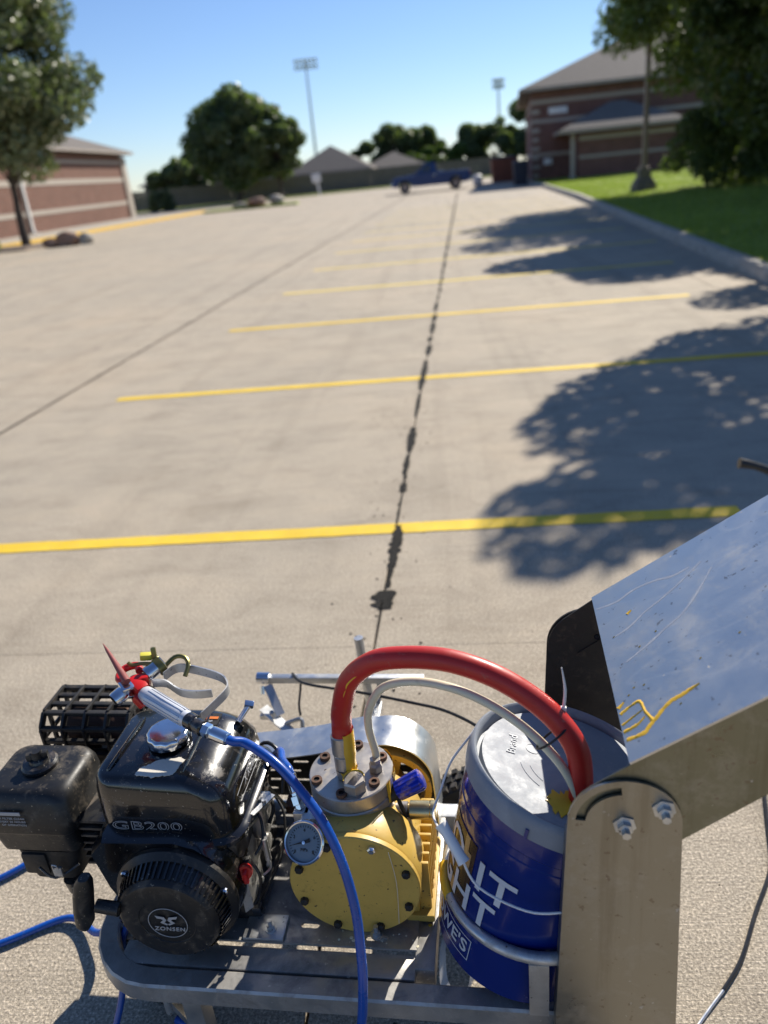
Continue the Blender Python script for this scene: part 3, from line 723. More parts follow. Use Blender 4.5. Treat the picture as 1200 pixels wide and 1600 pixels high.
b = MB(); b.box((0, 0, .64), (.3, .3, .06), None, .01); b.build('base_cover', M_pole, lp)
# pickup truck, facing left
tr = empty('pickup_truck', (.15, 56.6, 0), R(1.5)); tr.scale = (1, 1, 1.08); tag(tr, 'dark blue pickup truck parked facing left in front of the fence', 'truck')
Lh = 2.62; hw = .9
def arch(cx, r_): return [(cx+r_*math.cos(R(a)), .36+r_*math.sin(R(a))) for a in range(180, -1, -20)]
lowp = [(-2.62, .42), (-2.60, .78), (-2.45, .93), (-1.35, 1.02), (-.95, 1.06), (.45, 1.06), (.50, 1.08), (2.50, 1.08), (2.60, 1.02), (2.62, .55)]
under = [(2.55, .42)]+[p for p in arch(1.62, .43)][::-1]+[p for p in arch(-1.78, .43)][::-1]
b = MB(); b.prism([(x, -hw, z) for x, z in lowp+under], (0, 2*hw, 0)); body = b.build('body', M_truck, tr, ang=25)
md = body.modifiers.new('b', 'BEVEL'); md.width = .03; md.segments = 2; md.limit_method = 'ANGLE'; md.angle_limit = R(40)
b = MB(); b.loft([[(-1.0, -.86, 1.06), (.42, -.86, 1.06), (.42, .86, 1.06), (-1.0, .86, 1.06)], [(-.42, -.72, 1.60), (.30, -.72, 1.62), (.30, .72, 1.62), (-.42, .72, 1.60)], [(-.34, -.66, 1.66), (.24, -.66, 1.67), (.24, .66, 1.67), (-.34, .66, 1.66)]]); b.build('cab', M_truck, tr, ang=25)
for s in (-1, 1):
    b = MB(); b.prism([(-.72, s*.835, 1.12), (.02, s*.835, 1.12), (.02, s*.745, 1.55), (-.40, s*.745, 1.55)], (0, s*.012, 0)); b.build('side_window', M_carglass, tr, smooth=False)
    b = MB(); b.prism([(-.9, s*.902, .5), (.35, s*.902, .5), (.35, s*.902, 1.04), (-.9, s*.902, 1.04)], (0, s*.008, 0)); dr = b.build('door', M_truck, tr, smooth=False)
    b = MB(); b.box((.2, s*.92, .93), (.16, .03, .03)); b.build('handle', M_chrome, dr)
    b = MB(); b.box((-.98, s*1.0, 1.12), (.12, .2, .14), None, .02); b.build('mirror', M_truck, tr)
    b = MB(); b.box((-2.60, s*.68, .74), (.06, .32, .14), None, .02); b.build('headlight', M_lampglass, tr)
    b = MB(); b.box((2.60, s*.80, .85), (.06, .14, .34), None, .02); b.build('taillight', M_tail, tr)
    for cx in (-1.78, 1.62):
        w_ = empty('wheel', (cx, s*.80, .36)); w_.parent = tr
        b = MB(); b.lathe([(.22, -.11), (.33, -.12), (.36, -.08), (.36, .08), (.33, .12), (.22, .11)], (0, 0, 0), (0, 1, 0), 24, False); b.build('tyre', M_tyre, w_)
        b = MB(); b.lathe([(.225, -.09), (.20, .06*s), (.08, .08*s), (.05, .10*s)], (0, 0, 0), (0, 1, 0), 20); b.build('rim', M_rim, w_)
b = MB(); b.loft([[(-1.02, -.78, 1.09), (-1.02, .78, 1.09)][::1]+[(-1.0, .78, 1.10), (-1.0, -.78, 1.10)], [(-.44, -.66, 1.585), (-.44, .66, 1.585), (-.42, .66, 1.595), (-.42, -.66, 1.595)]]); b.build('windscreen', M_carglass, tr, smooth=False)
b = MB(); b.box((-2.64, 0, .5), (.12, 1.75, .16), None, .03); b.build('bumper', M_chrome, tr)
b = MB(); b.box((2.68, 0, .5), (.12, 1.6, .16), None, .03); b.build('bumper', M_chrome, tr)
b = MB(); b.cyl((1.0, .1, 1.06), (1.0, .1, 1.22), .16, .16, 12); tag(b.build('bucket_in_truck', M_white_p), 'white bucket standing in the bed of the blue truck', 'bucket')
bpy.data.objects['bucket_in_truck'].location = (.3, 56.6, 0)
bpy.data.objects['bucket_in_truck'].location = (-.15, 56.6, 0)
b = MB(); b.lathe([(.0, 0), (.22, .0), (.32, .1), (.34, .35), (.30, .62), (.16, .72), (.0, .74)], (3.4, 58.6, .0), (0, 0, 1), 18, False); tg = b.build('propane_tank', M_white_p)
tag(tg, 'white rounded tank on the ground behind the truck tail', 'tank')
# bins by the right building corner
def bin_(name, x, y, w, d, h, m, lid, label, cat):
    r_ = empty(name, (x, y, 0)); tag(r_, label, cat)
    b = MB(); b.loft([rr(0, 0, w*.9, d*.9, .05, 0), rr(0, 0, w, d, .05, h)]); b.build('body', m, r_, ang=25)
    b = MB(); b.loft([rr(0, 0, w*1.06, d*1.06, .06, h), rr(0, 0, w*1.04, d*1.04, .06, h+.06), rr(0, 0, w*.7, d*.7, .05, h+.12)]); b.build('lid', lid, r_, ang=25)
    return r_
bin_('refuse_bin', 5.55, 51.2, .85, .85, 1.25, M_bin, M_bin, 'dark blue refuse bin at the corner of the right brick building', 'bin')
bin_('utility_cabinet', 5.7, 63.5, 2.0, 1.3, 1.6, mat('red_brown_metal', (.17, .06, .035), .7, var=.2), M_blackmat, 'red brown cabinet left of the dark blue refuse bin', 'cabinet')
def rock(x, y, sx, sy, sz, seed, label, m=M_rock, z=.0):
    bm = bmesh.new(); bmesh.ops.create_icosphere(bm, subdivisions=3, radius=1); rd = np.random.default_rng(seed)
    dirs = rd.normal(size=(14, 3)); dirs /= np.linalg.norm(dirs, axis=1)[:, None]; off = rd.uniform(.62, .95, 14)
    for v in bm.verts:
        p = np.array(v.co); k = 1.0
        for d_, o_ in zip(dirs, off):
            dd = p@d_
            if dd > o_: p = p-d_*(dd-o_)*.9
        v.co = (p[0]*sx, p[1]*sy, p[2]*sz)
    o = link('boulder', bm_done(bm, 'boulder'), m, loc=(x, y, z+sz*.6), ang=20); tag(o, label, 'rock', 'landscaping boulders'); return o
rock(-13.9, 30.6, .60, .42, .34, 1, 'rusty brown boulder beside the yellow kerb on the left')
rock(-14.7, 30.8, .4, .35, .22, 2, 'darker low boulder left of the rusty one')
rock(-13.3, 30.7, .30, .3, .27, 7, 'grey boulder touching the right side of the rusty one', M_curb)
rock(-11.9, 56.5, .8, .6, .42, 3, 'red brown boulder in the middle of the far rock pile', z=.1)
rock(-13.1, 56.8, .6, .5, .26, 4, 'pale boulder at the left of the far rock pile', M_curb, z=.1)
rock(-10.6, 57, .6, .6, .4, 5, 'small boulder at the right of the far rock pile', M_curb, z=.1)
fi = MB(); fi.bar((-15.6, 57, .0), (-9.2, 57.6, .0), 3.2, .24, .05); tag(fi.build('far_planting_island', MG, smooth=False), kind='structure')
sg = empty('sign_post', (-10.2, 77.5, 0), rot=(0, R(-7), 0)); tag(sg, 'white sign on a leaning white post in front of the fence', 'sign')
b = MB(); b.cyl((0, 0, -.1), (0, 0, 1.6), .09, .09, 10); b.build('post', M_white_p, sg)
b = MB(); b.box((0, -.12, 1.55), (.85, .04, .75), None, .015); b.build('sign_panel', M_white_p, sg)

# ================================================================== the line striping machine (local u, v, w)
TH = R(-4.3); MO = (-.605, .852, 0)
mach = empty('line_striping_machine', MO, TH); tag(mach, 'walk-behind paint line striper with black petrol engine, yellow pump and steel frame', 'line striper')
def P(b, name, m, parent=mach, **k): return b.build(name, m, parent, **k)
TOP = .262
# --- frame
fr = MB()
path = [(.90, .018), (.03, .018)]+[(.03-.115*math.sin(R(a)), .133-.115*math.cos(R(a))) for a in (15, 30, 45, 60, 75, 90)]+[(-.085, .42)]
def flatrail(b, pts, w, z0, z1):
    n = len(pts); L, Q = [], []
    for i, p in enumerate(pts):
        t = Vector((*pts[min(i+1, n-1)], 0))-Vector((*pts[max(i-1, 0)], 0)); t.normalize(); nn_ = Vector((t.y, -t.x, 0))
        L.append(Vector((*p, 0))+nn_*w/2); Q.append(Vector((*p, 0))-nn_*w/2)
    secs = [[(l.x, l.y, z0), (l.x, l.y, z1-.004), (l.x*.9+q_.x*.1, l.y*.9+q_.y*.1, z1), (l.x*.1+q_.x*.9, l.y*.1+q_.y*.9, z1), (q_.x, q_.y, z1-.004), (q_.x, q_.y, z0)] for l, q_ in zip(L, Q)]
    b.loft(secs)
flatrail(fr, path, .038, TOP-.04, TOP); P(fr, 'front_rail', M_frame, ang=40)
b = MB(); b.box((.232, .062, TOP-.012), (.53, .044, .022), None, .002); P(b, 'channel', M_frame, ang=40)
b = MB(); b.box((.405, .415, TOP-.02), (.98, .036, .04), None, .003); P(b, 'rear_rail', M_galv)
b = MB(); b.box((.512, .227, TOP-.02), (.036, .337, .04), None, .003); P(b, 'cross_rail', M_frame)
b = MB(); b.box((-.06, .25, TOP-.022), (.03, .28, .035), None, .003); P(b, 'cross_rail', M_frame)
b = MB(); b.box((.875, .217, TOP-.02), (.036, .356, .04), None, .003); P(b, 'cross_rail', M_frame)
# engine and pump deck with slots
def slot(cx, cy, L, w, z, n=5):
    pts = []
    for s in (1, -1):
        for k in range(n+1):
            a = R(-90+180*k/n); pts.append((cx+s*(L/2-w/2)+s*w/2*math.cos(a), cy+s*w/2*math.sin(a), z))
    return pts
dz = TOP+.003
b = MB(); b.holed([(-.03, .088, dz), (.497, .088, dz), (.497, .39, dz), (-.03, .39, dz)], [slot(.232, .106, .04, .011, dz), slot(.425, .106, .04, .011, dz), slot(.3, .125, .035, .012, dz)], (0, 0, .005)); P(b, 'deck_plate', M_frame, ang=40)
b = MB(); b.box((.222, .112, dz+.010), (.075, .05, .007), None, .002); P(b, 'engine_foot', M_galv)
for (x, y) in ((.232, .108), (.425, .107)):
    b = MB(); b.lathe([(.011, 0), (.011, .003)], (x, y, dz+.013), (0, 0, 1), 18); b.lathe([(.0075, .003), (.0075, .011)], (x, y, dz+.013), (0, 0, 1), 6); b.cyl((x, y, dz+.02), (x, y, dz+.034), .0042, n=10); P(b, 'mounting_bolt', M_galv, ang=25)
# rocks of black tread behind bucket: rear wheel and front caster
def wheel(name, c, r_, w, ax=(0, 1, 0)):
    t = MB(); t.lathe([(r_*.6, -w*.4), (r_*.8, -w*.5), (r_*.95, -w*.42), (r_, -w*.2), (r_, w*.2), (r_*.95, w*.42), (r_*.8, w*.5), (r_*.6, w*.4)], c, ax, 36, False)
    for k in range(34):
        for j, s in enumerate((-.28, 0, .28)):
            a = 2*PI*(k+.5*(j % 2))/34; cc = Vector(c)+Vector((math.cos(a)*r_, s*w, math.sin(a)*r_)); t.box(cc, (.010, w*.18, .013), Matrix.Rotation(-a, 3, 'Y'))
    o = P(t, name, M_rub, ang=35)
    b = MB(); b.lathe([(r_*.61, -w*.3), (r_*.3, -w*.12), (r_*.14, -w*.45), (r_*.12, -w*.5)], c, ax, 24); P(b, 'rim', M_galv, o)
    return o
wheel('rear_wheel', (.60, .52, .13), .13, .075)
wheel('rear_wheel', (.80, -.06, .12), .12, .07) if False else None
wheel('front_wheel', (-.015, .155, .10), .10, .055)
b = MB(); b.cyl((.60, .43, .13), (.60, .57, .13), .012); P(b, 'axle', M_galv)
b = MB(); b.bar((.60, .44, .10), (.60, .44, .25), .035, .008); P(b, 'axle_bracket', M_galv)
b = MB()
for s in (-.045, .045): b.bar((-.015, .155+s, .10), (-.015, .155+s, .235), .035, .005, up=(0, 1, 0))
arcp = [(-.015+.112*math.cos(R(a)), .10+.135*math.sin(R(a))) for a in range(70, 178, 9)]
secs = [[(x, .115, z), (x, .20, z), (x-.003, .20, z+.006), (x-.003, .115, z+.006)] for x, z in arcp]; b.loft(secs); P(b, 'caster_fork', M_rustiron, ang=30)
b = MB(); b.lathe([(.016, 0), (.012, .02), (.006, .03)], (-.015, .112, .10), (0, -1, 0), 14); P(b, 'axle_nut', M_white)
b = MB(); b.bar((.03, .03, .225), (.06, .05, .10), .03, .006); b.cyl((.045, .03, .20), (.045, .03, .15), .008); P(b, 'frame_leg', M_galv)
b = MB(); b.box((.10, .03, .15), (.035, .035, .15), None, .003); P(b, 'frame_leg', M_frame)
# --- engine
eng = MB(); eng.box((.095, .225, .375), (.20, .20, .20), None, .015); eng.box((-.045, .24, .43), (.10, .16, .10), None, .015)
for k in range(7): eng.box((-.05, .24, .375+k*.017), (.135, .18, .005))
eng.box((.095, .23, .285), (.23, .2, .03), None, .006)
eo = P(eng, 'engine', M_dusty)
def E_(b, name, m, **k): return b.build(name, m, eo, **k)
# shroud around the fan
out = [(.075+.125*math.cos(R(a)), .385+.125*math.sin(R(a))) for a in range(-150, 61, 15)]+[(.10, .505), (-.035, .50), (-.062, .47), (-.045, .39), (-.03, .35)]
b = MB(); b.loft([[(x, .16, z) for x, z in out], [(x, .105, z) for x, z in out], [(x*.96+.003, .088, (z-.385)*.96+.385) for x, z in out]]); E_(b, 'fan_shroud', M_blackgloss, ang=40)
rc = Vector((.088, .09, .383))
b = MB(); b.lathe([(.108, 0), (.110, .004), (.110, .012), (.104, .018), (.1, .022)], rc, (0, -1, 0), 48, True); b.lathe([(.097, .018), (.094, .03), (.088, .052), (.0825, .058), (.078, .0595), (.05, .0595), (.049, .058), (.0, .058)], rc, (0, -1, 0), 48, False); ro = E_(b, 'recoil_starter', M_blackpl, ang=28)
vb = MB()
for k in range(60):
    a = 2*PI*k/60
    if 200 < math.degrees(a) < 335 and k % 2: continue
    d = Vector((math.cos(a), 0, math.sin(a))); p0 = rc+d*.0985+Vector((0, -.020, 0)); p1 = rc+d*.0905+Vector((0, -.050, 0)); vb.bar(p0, p1, .0035, .004, up=d)
vb.build('vent_ribs', M_blackgloss, eo, smooth=False)['kind'] = 'stuff'
for a in (20, 140, 260):
    b = MB(); c = rc+Vector((.102*math.cos(R(a)), -.02, .102*math.sin(R(a)))); b.lathe([(.006, 0), (.006, .004), (.004, .0065)], c, (0, -1, 0), 12); E_(b, 'bolt', M_chrome, ang=25)
# emblem on the recoil disc
b = MB(); cc = rc+Vector((.002, -.0608, 0)); b.tube([cc+Vector((.034*math.cos(2*PI*k/48), 0, .034*math.sin(2*PI*k/48))) for k in range(48)], .0007, 5, closed=True)
wing = [(-.019, .016), (-.003, .013), (.000, .006), (-.005, .000), (.001, -.003), (-.001, -.006), (-.012, .000), (-.006, .006), (-.009, .009), (-.016, .010)]
for s in (1, -1): b.prism([cc+Vector((s*(x-.001), .0, z+.001)) for x, z in wing], (0, -.0006, 0))
E_(b, 'emblem', M_tline, smooth=False)
put(text_mesh('ZONSEN', .0125, outline=0, spacing=1.15, shear=.15, bold=.0002), 'emblem_text', M_tline, eo, frame_mat(cc+Vector((.001, -.0005, -.0135)), (1, 0, 0), (0, 0, 1)))
# pull handle
b = MB(); b.tube([(.01, .03, .41), (-.03, .03, .416)], [.012, .011], 12); b.loft([rr(-.062, .028, .018, .02, .007, .366), rr(-.060, .028, .030, .030, .012, .378), rr(-.054, .028, .034, .032, .014, .41), rr(-.047, .03, .034, .032, .014, .445), rr(-.040, .03, .030, .028, .012, .470), rr(-.036, .03, .018, .02, .007, .482)]); E_(b, 'pull_handle', M_blackpl)
# fuel tank
secs = [rr(.0725, .238, .266, .250, .045, .462), rr(.0725, .238, .272, .256, .046, .466), rr(.0725, .238, .272, .256, .046, .474), rr(.0725, .238, .262, .246, .044, .478),
        rr(.0720, .236, .250, .234, .042, .480), rr(.0715, .232, .250, .228, .042, .51), rr(.070, .230, .246, .222, .042, .55), rr(.064, .228, .232, .212, .040, .572), rr(.054, .226, .206, .200, .036, .588), rr(.045, .225, .178, .186, .03, .597), rr(.042, .225, .160, .172, .026, .600)]
b = MB(); b.loft(secs)
tk = E_(b, 'fuel_tank', M_blackgloss, ang=40)
b = MB(); b.tube([(-.022, .150, .597), (-.020, .162, .602), (-.014, .27, .602), (-.013, .29, .598)], [.002, .0035, .0035, .002], 8, 3); E_(b, 'tank_ridge', M_blackgloss); b = MB(); b.tube([(.112, .150, .596), (.114, .162, .601), (.113, .28, .601), (.112, .30, .597)], [.002, .0035, .0035, .002], 8, 3); E_(b, 'tank_ridge', M_blackgloss)
b = MB(); b.box((.048, .155, .4635), (.30, .1, .004)); b.bm.free()
cc = Vector((.062, .228, .601))
b = MB(); n = 96; secs = []
for rad, h, am in ((.036, 0, .0), (.0395, .003, 0), (.0400, .008, .0009), (.0400, .016, .0010), (.0380, .0195, .0006), (.034, .0215, 0), (.03, .0218, 0)):
    secs.append([cc+Vector(((rad-am*(1+math.cos(12*2*PI*k/n)))*math.cos(2*PI*k/n), (rad-am*(1+math.cos(12*2*PI*k/n)))*math.sin(2*PI*k/n), h+.002)) for k in range(n)])
b.loft(secs); E_(b, 'fuel_cap', M_chrome, ang=50)
# torn label on the tank top
rd = random.Random(2); lab = [(.034, .130), (.052, .129), (.066, .126), (.080, .130), (.096, .131), (.103, .140), (.104, .155), (.108, .170), (.098, .177), (.08, .172), (.062, .168), (.05, .158), (.038, .150), (.032, .138)]
lab2 = []
for (a, b2), (c, d) in zip(lab, lab[1:]+lab[:1]):
    for k in range(5): lab2.append((a+(c-a)*k/5+rd.uniform(-.0013, .0013), b2+(d-b2)*k/5+rd.uniform(-.0013, .0013)))
b = MB(); b.prism([(x, y+.008, .6008) for x, y in lab2], (0, 0, .0006)); E_(b, 'torn_label', M_sticker, smooth=False)
put(text_mesh('GB200', .040, outline=.00055, spacing=1.05), 'tank_lettering', M_tline, eo, frame_mat(Vector((.045, .1145, .510)), (1, 0, 0), (0, .06, 1)) @ Matrix.Diagonal((1.12, .62, 1, 1)))
# side decal: parallelogram outline with lettering on the right flank
dp = [Vector(p) for p in ((.1975, .155, .545), (.1955, .175, .518), (.1955, .305, .518), (.1945, .285, .552))]
dp = [Vector((p.x+.0035, p.y, p.z)) for p in dp]
b = MB(); b.tube(dp, .0005, 5, closed=True); E_(b, 'side_decal', M_tline, smooth=False)
put(text_mesh('X RUBIX', .019, spacing=1.0, shear=.3), 'side_lettering', M_tline, eo, frame_mat(Vector((.1995, .233, .536)), (0, 1, 0), (-.10, 0, 1)))
b = MB(); b.prism([(.085, .270, .6006), (.135, .270, .6003), (.135, .305, .599), (.092, .305, .5995)], (0, 0, .0006)); E_(b, 'warning_label', M_blackmat, smooth=False)
b = MB(); b.prism([(.095, .300, .6010), (.104, .286, .6015), (.132, .286, .6012), (.132, .293, .6010), (.108, .293, .6012), (.102, .302, .6010)], (0, 0, .0006)); E_(b, 'warning_mark', M_orange, smooth=False)
put(text_mesh('STOP', .007, spacing=1.1), 'warning_text', M_textw, eo, frame_mat(Vector((.115, .279, .6018)), (1, 0, 0), (0, 1, 0)))
# tank bracket / under-tank hardware
b = MB(); b.box((.07, .235, .452), (.2, .19, .02), None, .004); E_(b, 'tank_bracket', M_blackmat)
# air cleaner
A = (-.197, .208)
secs = [rr(A[0]+.002, A[1]-.008, .172, .150, .022, .468), rr(A[0], A[1]-.008, .178, .156, .024, .474), rr(A[0], A[1]-.006, .176, .152, .026, .495), rr(A[0], A[1]-.003, .168, .144, .028, .530), rr(A[0]-.001, A[1]-.001, .160, .134, .03, .543), rr(A[0]-.002, A[1], .146, .120, .028, .549), rr(A[0]-.002, A[1], .13, .104, .024, .5505)]
b = MB(); b.loft(secs); ac = E_(b, 'air_cleaner_cover', M_blackpl, ang=45)
b = MB(); b.loft([rr(A[0]+.006, A[1], .130, .110, .02, .412), rr(A[0]+.004, A[1]-.004, .160, .140, .02, .42), rr(A[0], A[1]-.008, .166, .146, .022, .466)]); E_(b, 'air_cleaner_tray', M_blackpl, ang=40)
b = MB(); b.loft([rr(A[0]+.02, A[1]-.03, .06, .06, .015, .335), rr(A[0]+.015, A[1]-.03, .095, .085, .02, .35), rr(A[0]+.008, A[1]-.02, .125, .10, .02, .413)]); b.box((A[0]-.015, A[1]-.066, .385), (.05, .02, .05), None, .006); E_(b, 'choke_housing', M_blackmat, ang=40)
b = MB(); b.cyl((A[0]+.045, A[1]-.065, .345), (A[0]+.045, A[1]-.065, .315), .018, .014, 14); b.tube([(A[0]+.0, A[1]-.085, .39), (A[0]+.03, A[1]-.09, .37), (A[0]+.07, A[1]-.07, .385)], .0025, 6, 4); E_(b, 'carburettor', M_dusty)
b = MB(); b.box((A[0]+.038, A[1]-.088, .385), (.018, .006, .022), None, .002); b.tube([(A[0]+.034, A[1]-.092, .396), (A[0]+.036, A[1]-.095, .408), (A[0]+.044, A[1]-.095, .406), (A[0]+.044, A[1]-.092, .396)], .0015, 6, 3); E_(b, 'choke_lever', M_galv)
b = MB(); b.lathe([(.033, 0), (.033, .006), (.029, .010), (.018, .011), (.016, .016), (.010, .018)], (A[0]-.002, A[1]+.005, .5515), (0, 0, 1), 28); E_(b, 'cover_washer', M_dusty, ang=30)
b = MB(); b.bar((A[0]-.022, A[1]+.000, .572), (A[0]+.016, A[1]+.012, .572), .012, .016, .004); b.lathe([(.011, 0), (.009, .018)], (A[0]-.002, A[1]+.005, .566), (0, 0, 1), 14); E_(b, 'wing_nut', M_blackpl)
b = MB(); b.box((A[0]-.03, A[1]-.0838, .518), (.058, .0012, .007)); E_(b, 'cover_label', M_tline, smooth=False)
for j, tx in enumerate(('AIR FILTER CLEAN', 'EVERY 50 HOURS', 'OF OPERATION')):
    put(text_mesh(tx, .0062, spacing=1.1), 'cover_lettering', M_tline, eo, frame_mat(Vector((A[0]-.022+.002*j, A[1]-.0850, .508-.0075*j)), (1, 0, 0), (0, .03, 1)))
# muffler with lattice guard
mu = (-.168, .385); 
b = MB(); b.lathe([(.02, 0), (.042, .006), (.046, .015), (.046, .135), (.042, .146), (.02, .152)], (-.245, .385, .500), (1, 0, 0), 24); E_(b, 'muffler', M_rustiron)
gb = MB()
x0, x1, y0, y1, z0, z1 = -.262, -.078, .322, .448, .450, .565
def hoop(xa):
    c = .022; pts = [(xa, y0+.004, z0), (xa, y0, z0+.03), (xa, y0, z1-c), (xa, y0+c, z1), (xa, y1-c, z1), (xa, y1, z1-c), (xa, y1, z0+.03)]
    return pts
for k in range(5):
    xa = x0+(x1-x0)*k/4; pts = hoop(xa)
    for a, c in zip(pts, pts[1:]): gb.bar(a, c, .015, .006, .0015, up=(1, 0, 0))
for (yy, zz) in ((y0, z0+.03), (y0, z0+.062), (y0, z1-.022), (y0+.022, z1), (y0+.050, z1), (y0+.078, z1), (y1-.022, z1), (y1, z1-.022), (y1, z0+.05)):
    gb.bar((x0-.003, yy, zz), (x1+.003, yy, zz), .011, .008, .0015)
for xa in (x0, x1):
    for yy in (y0+.035, y0+.07, y0+.10): gb.bar((xa, yy, z0+.01), (xa, yy, z1), .007, .008, .001, up=(0, 1, 0))
    for zz in (z0+.03, z0+.07): gb.bar((xa, y0, zz), (xa, y1, zz), .006, .008, .001)
gb.prism([(x0+.005, y0+.003, z0), (x1-.005, y0+.003, z0), (x1-.005, y0+.003, z0+.03), (x0+.005, y0+.003, z0+.03)], (0, .003, 0))
E_(gb, 'muffler_guard', M_blackmat, ang=30)
b = MB(); b.box((-.17, .39, .445), (.17, .12, .008)); b.box((-.17, .33, .42), (.12, .02, .06), None, .004); E_(b, 'muffler_bracket', M_blackmat)
b = MB(); b.box((-.135, .330, .5), (.025, .003, .02)); E_(b, 'muffler_plate', M_sticker)
# crankcase right side: governor linkage, switch, wires, oil cap
b = MB(); b.box((.205, .225, .43), (.03, .05, .07), None, .006); b.box((.212, .232, .462), (.028, .024, .018), None, .004); b.lathe([(.016, 0), (.016, .012), (.010, .014)], (.21, .2, .39), (1, 0, 0), 14); b.bar((.20, .17, .46), (.215, .26, .43), .012, .005); b.bar((.205, .28, .45), (.225, .30, .38), .014, .006); E_(b, 'governor_linkage', M_alu)
b = MB(); b.tube([(.195, .24, .455), (.212, .25, .452), (.228, .235, .44), (.222, .215, .42)], .0035, 8, 4); b.tube([(.20, .2, .47), (.218, .19, .46), (.224, .17, .43), (.212, .152, .41)], .0028, 7, 4); b.tube([(.20, .15, .40), (.218, .14, .37), (.21, .13, .33), (.19, .13, .30)], .003, 7, 4); E_(b, 'wiring', M_cable)
b = MB(); b.tube([(.13, .33, .44), (.19, .34, .50), (.232, .31, .49), (.236, .27, .44)], .0038, 8, 5); E_(b, 'spark_lead', M_cable)
b = MB(); b.tube([(.20, .30, .42), (.236, .26, .40), (.244, .20, .37), (.225, .16, .33), (.20, .15, .29)], .0026, 7, 5); E_(b, 'throttle_cable', M_cable)
b = MB(); b.bar((.208, .18, .475), (.232, .235, .47), .010, .003); b.bar((.232, .235, .47), (.238, .25, .445), .008, .003); b.cyl((.222, .21, .465), (.222, .21, .482), .004, n=8); E_(b, 'throttle_lever', M_galv, ang=25)
for q_ in ((.212, .15, .35), (.214, .19, .345), (.208, .23, .40)):
    b = MB(); b.lathe([(.0065, 0), (.0065, .005), (.004, .006)], q_, (1, -.1, 0), 6); E_(b, 'bolt', M_galv, ang=25)
b = MB(); b.box((.196, .135, .397), (.016, .026, .030), None, .003); E_(b, 'switch_box', M_blackpl)
b = MB(); b.lathe([(.013, 0), (.0145, .006), (.0135, .012)], (.200, .124, .405), (.25, -1, .25), 16); b.box((.204, .113, .401), (.009, .014, .030), Euler((0.2, 0, .2)).to_matrix(), .003); E_(b, 'red_switch', M_redpl)
b = MB(); b.cyl((.226, .17, .43), (.229, .165, .385), .0055, .006, 12); b.tube([(.229, .165, .385), (.232, .16, .37), (.220, .15, .362)], .002, 6, 3); E_(b, 'spring', M_galv)
b = MB(); b.loft([[(.185, .12, .30), (.185, .2, .30), (.185, .2, .43), (.185, .12, .43)], [(.20, .125, .31), (.20, .195, .31), (.20, .19, .41), (.20, .125, .40)]]); E_(b, 'crankcase_cover', M_alu)
b = MB(); b.prism([(.225, .30, .36), (.245, .29, .365), (.262, .305, .36), (.262, .32, .36), (.25, .35, .37), (.23, .345, .375)], (0, 0, .018)); E_(b, 'rusty_flange', M_rust)
b = MB(); b.cyl((.165, .30, .585), (.183, .322, .606), .005, .006, 12); b.box((.183, .322, .607), (.018, .012, .012), Euler((.4, .3, .2)).to_matrix(), .002); P(b, 'tank_fitting', M_chrome)
# --- pump
pc = Vector((.395, 0, .383))
pm_ = MB(); pm_.lathe([(.112, .130), (.114, .134), (.114, .20), (.104, .215), (.104, .295), (.09, .31)], (pc.x, 0, pc.z), (0, 1, 0), 48)
pm_.lathe([(.080, .38), (.072, .43), (.068, .45), (.072, .458)], (.385, .238, 0), (0, 0, 1), 40)
pm_.loft([rr(.39, .21, .17, .15, .02, .268), rr(.39, .21, .15, .13, .02, .29), rr(.39, .21, .13, .13, .02, .33)])
for k in range(8): pm_.box((.497, .165+k*.021, .335), (.045, .006, .115), None, .0015)
pm_.box((.484, .235, .335), (.03, .165, .105), None, .004); pm_.box((.50, .235, .275), (.05, .18, .016), None, .003)
po = P(pm_, 'pump', M_ypump, ang=35)
def U_(b, name, m, **k): return b.build(name, m, po, **k)
b = MB(); b.lathe([(.1125, .117), (.1145, .119), (.1145, .127), (.113, .129)], (pc.x, 0, pc.z), (0, 1, 0), 64); U_(b, 'pump_cover', M_ypump, ang=35)
for k in range(8):
    a = R(22+45*k); c = Vector((pc.x+.1*math.cos(a), .117, pc.z+.1*math.sin(a))); b = MB(); b.lathe([(.0075, 0), (.0075, .007), (.005, .009)], c, (0, -1, 0), 6); U_(b, 'cover_bolt', M_chrome if k == 1 else M_blackmat, ang=25)
b = MB(); b.tube([(.462, .114, .47), (.470, .113, .40), (.466, .1145, .30)], .0007, 5, 6); U_(b, 'paint_thread', M_white)
hc = (.385, .238)
for z0_, z1_ in ((.458, .4780), (.4800, .4995), (.5015, .531)):
    b = MB(); b.lathe([(.0735, z0_), (.0755, z0_+.0015), (.0755, z1_-.002), (.0735, z1_)], (*hc, 0), (0, 0, 1), 72); U_(b, 'head_disc', M_steel, ang=30)
b = MB(); b.lathe([(.074, .450), (.078, .452), (.078, .457)], (*hc, 0), (0, 0, 1), 48); U_(b, 'head_gasket', M_blackmat)
for x, y in ((.332, .266), (.329, .207), (.379, .177), (.432, .205), (.437, .269), (.388, .300)):
    c = (x, y, .531); b = MB(); b.lathe([(.0050, .0045), (.0052, .0065), (.0093, .0065), (.0098, .005), (.0098, -.002)], c, (0, 0, 1), 24, False); bo = U_(b, 'head_bolt', M_rust)
    b = MB(); b.lathe([(.0052, 0), (.0052, .0035)], c, (0, 0, 1), 6); b.build('socket', M_dark, bo)
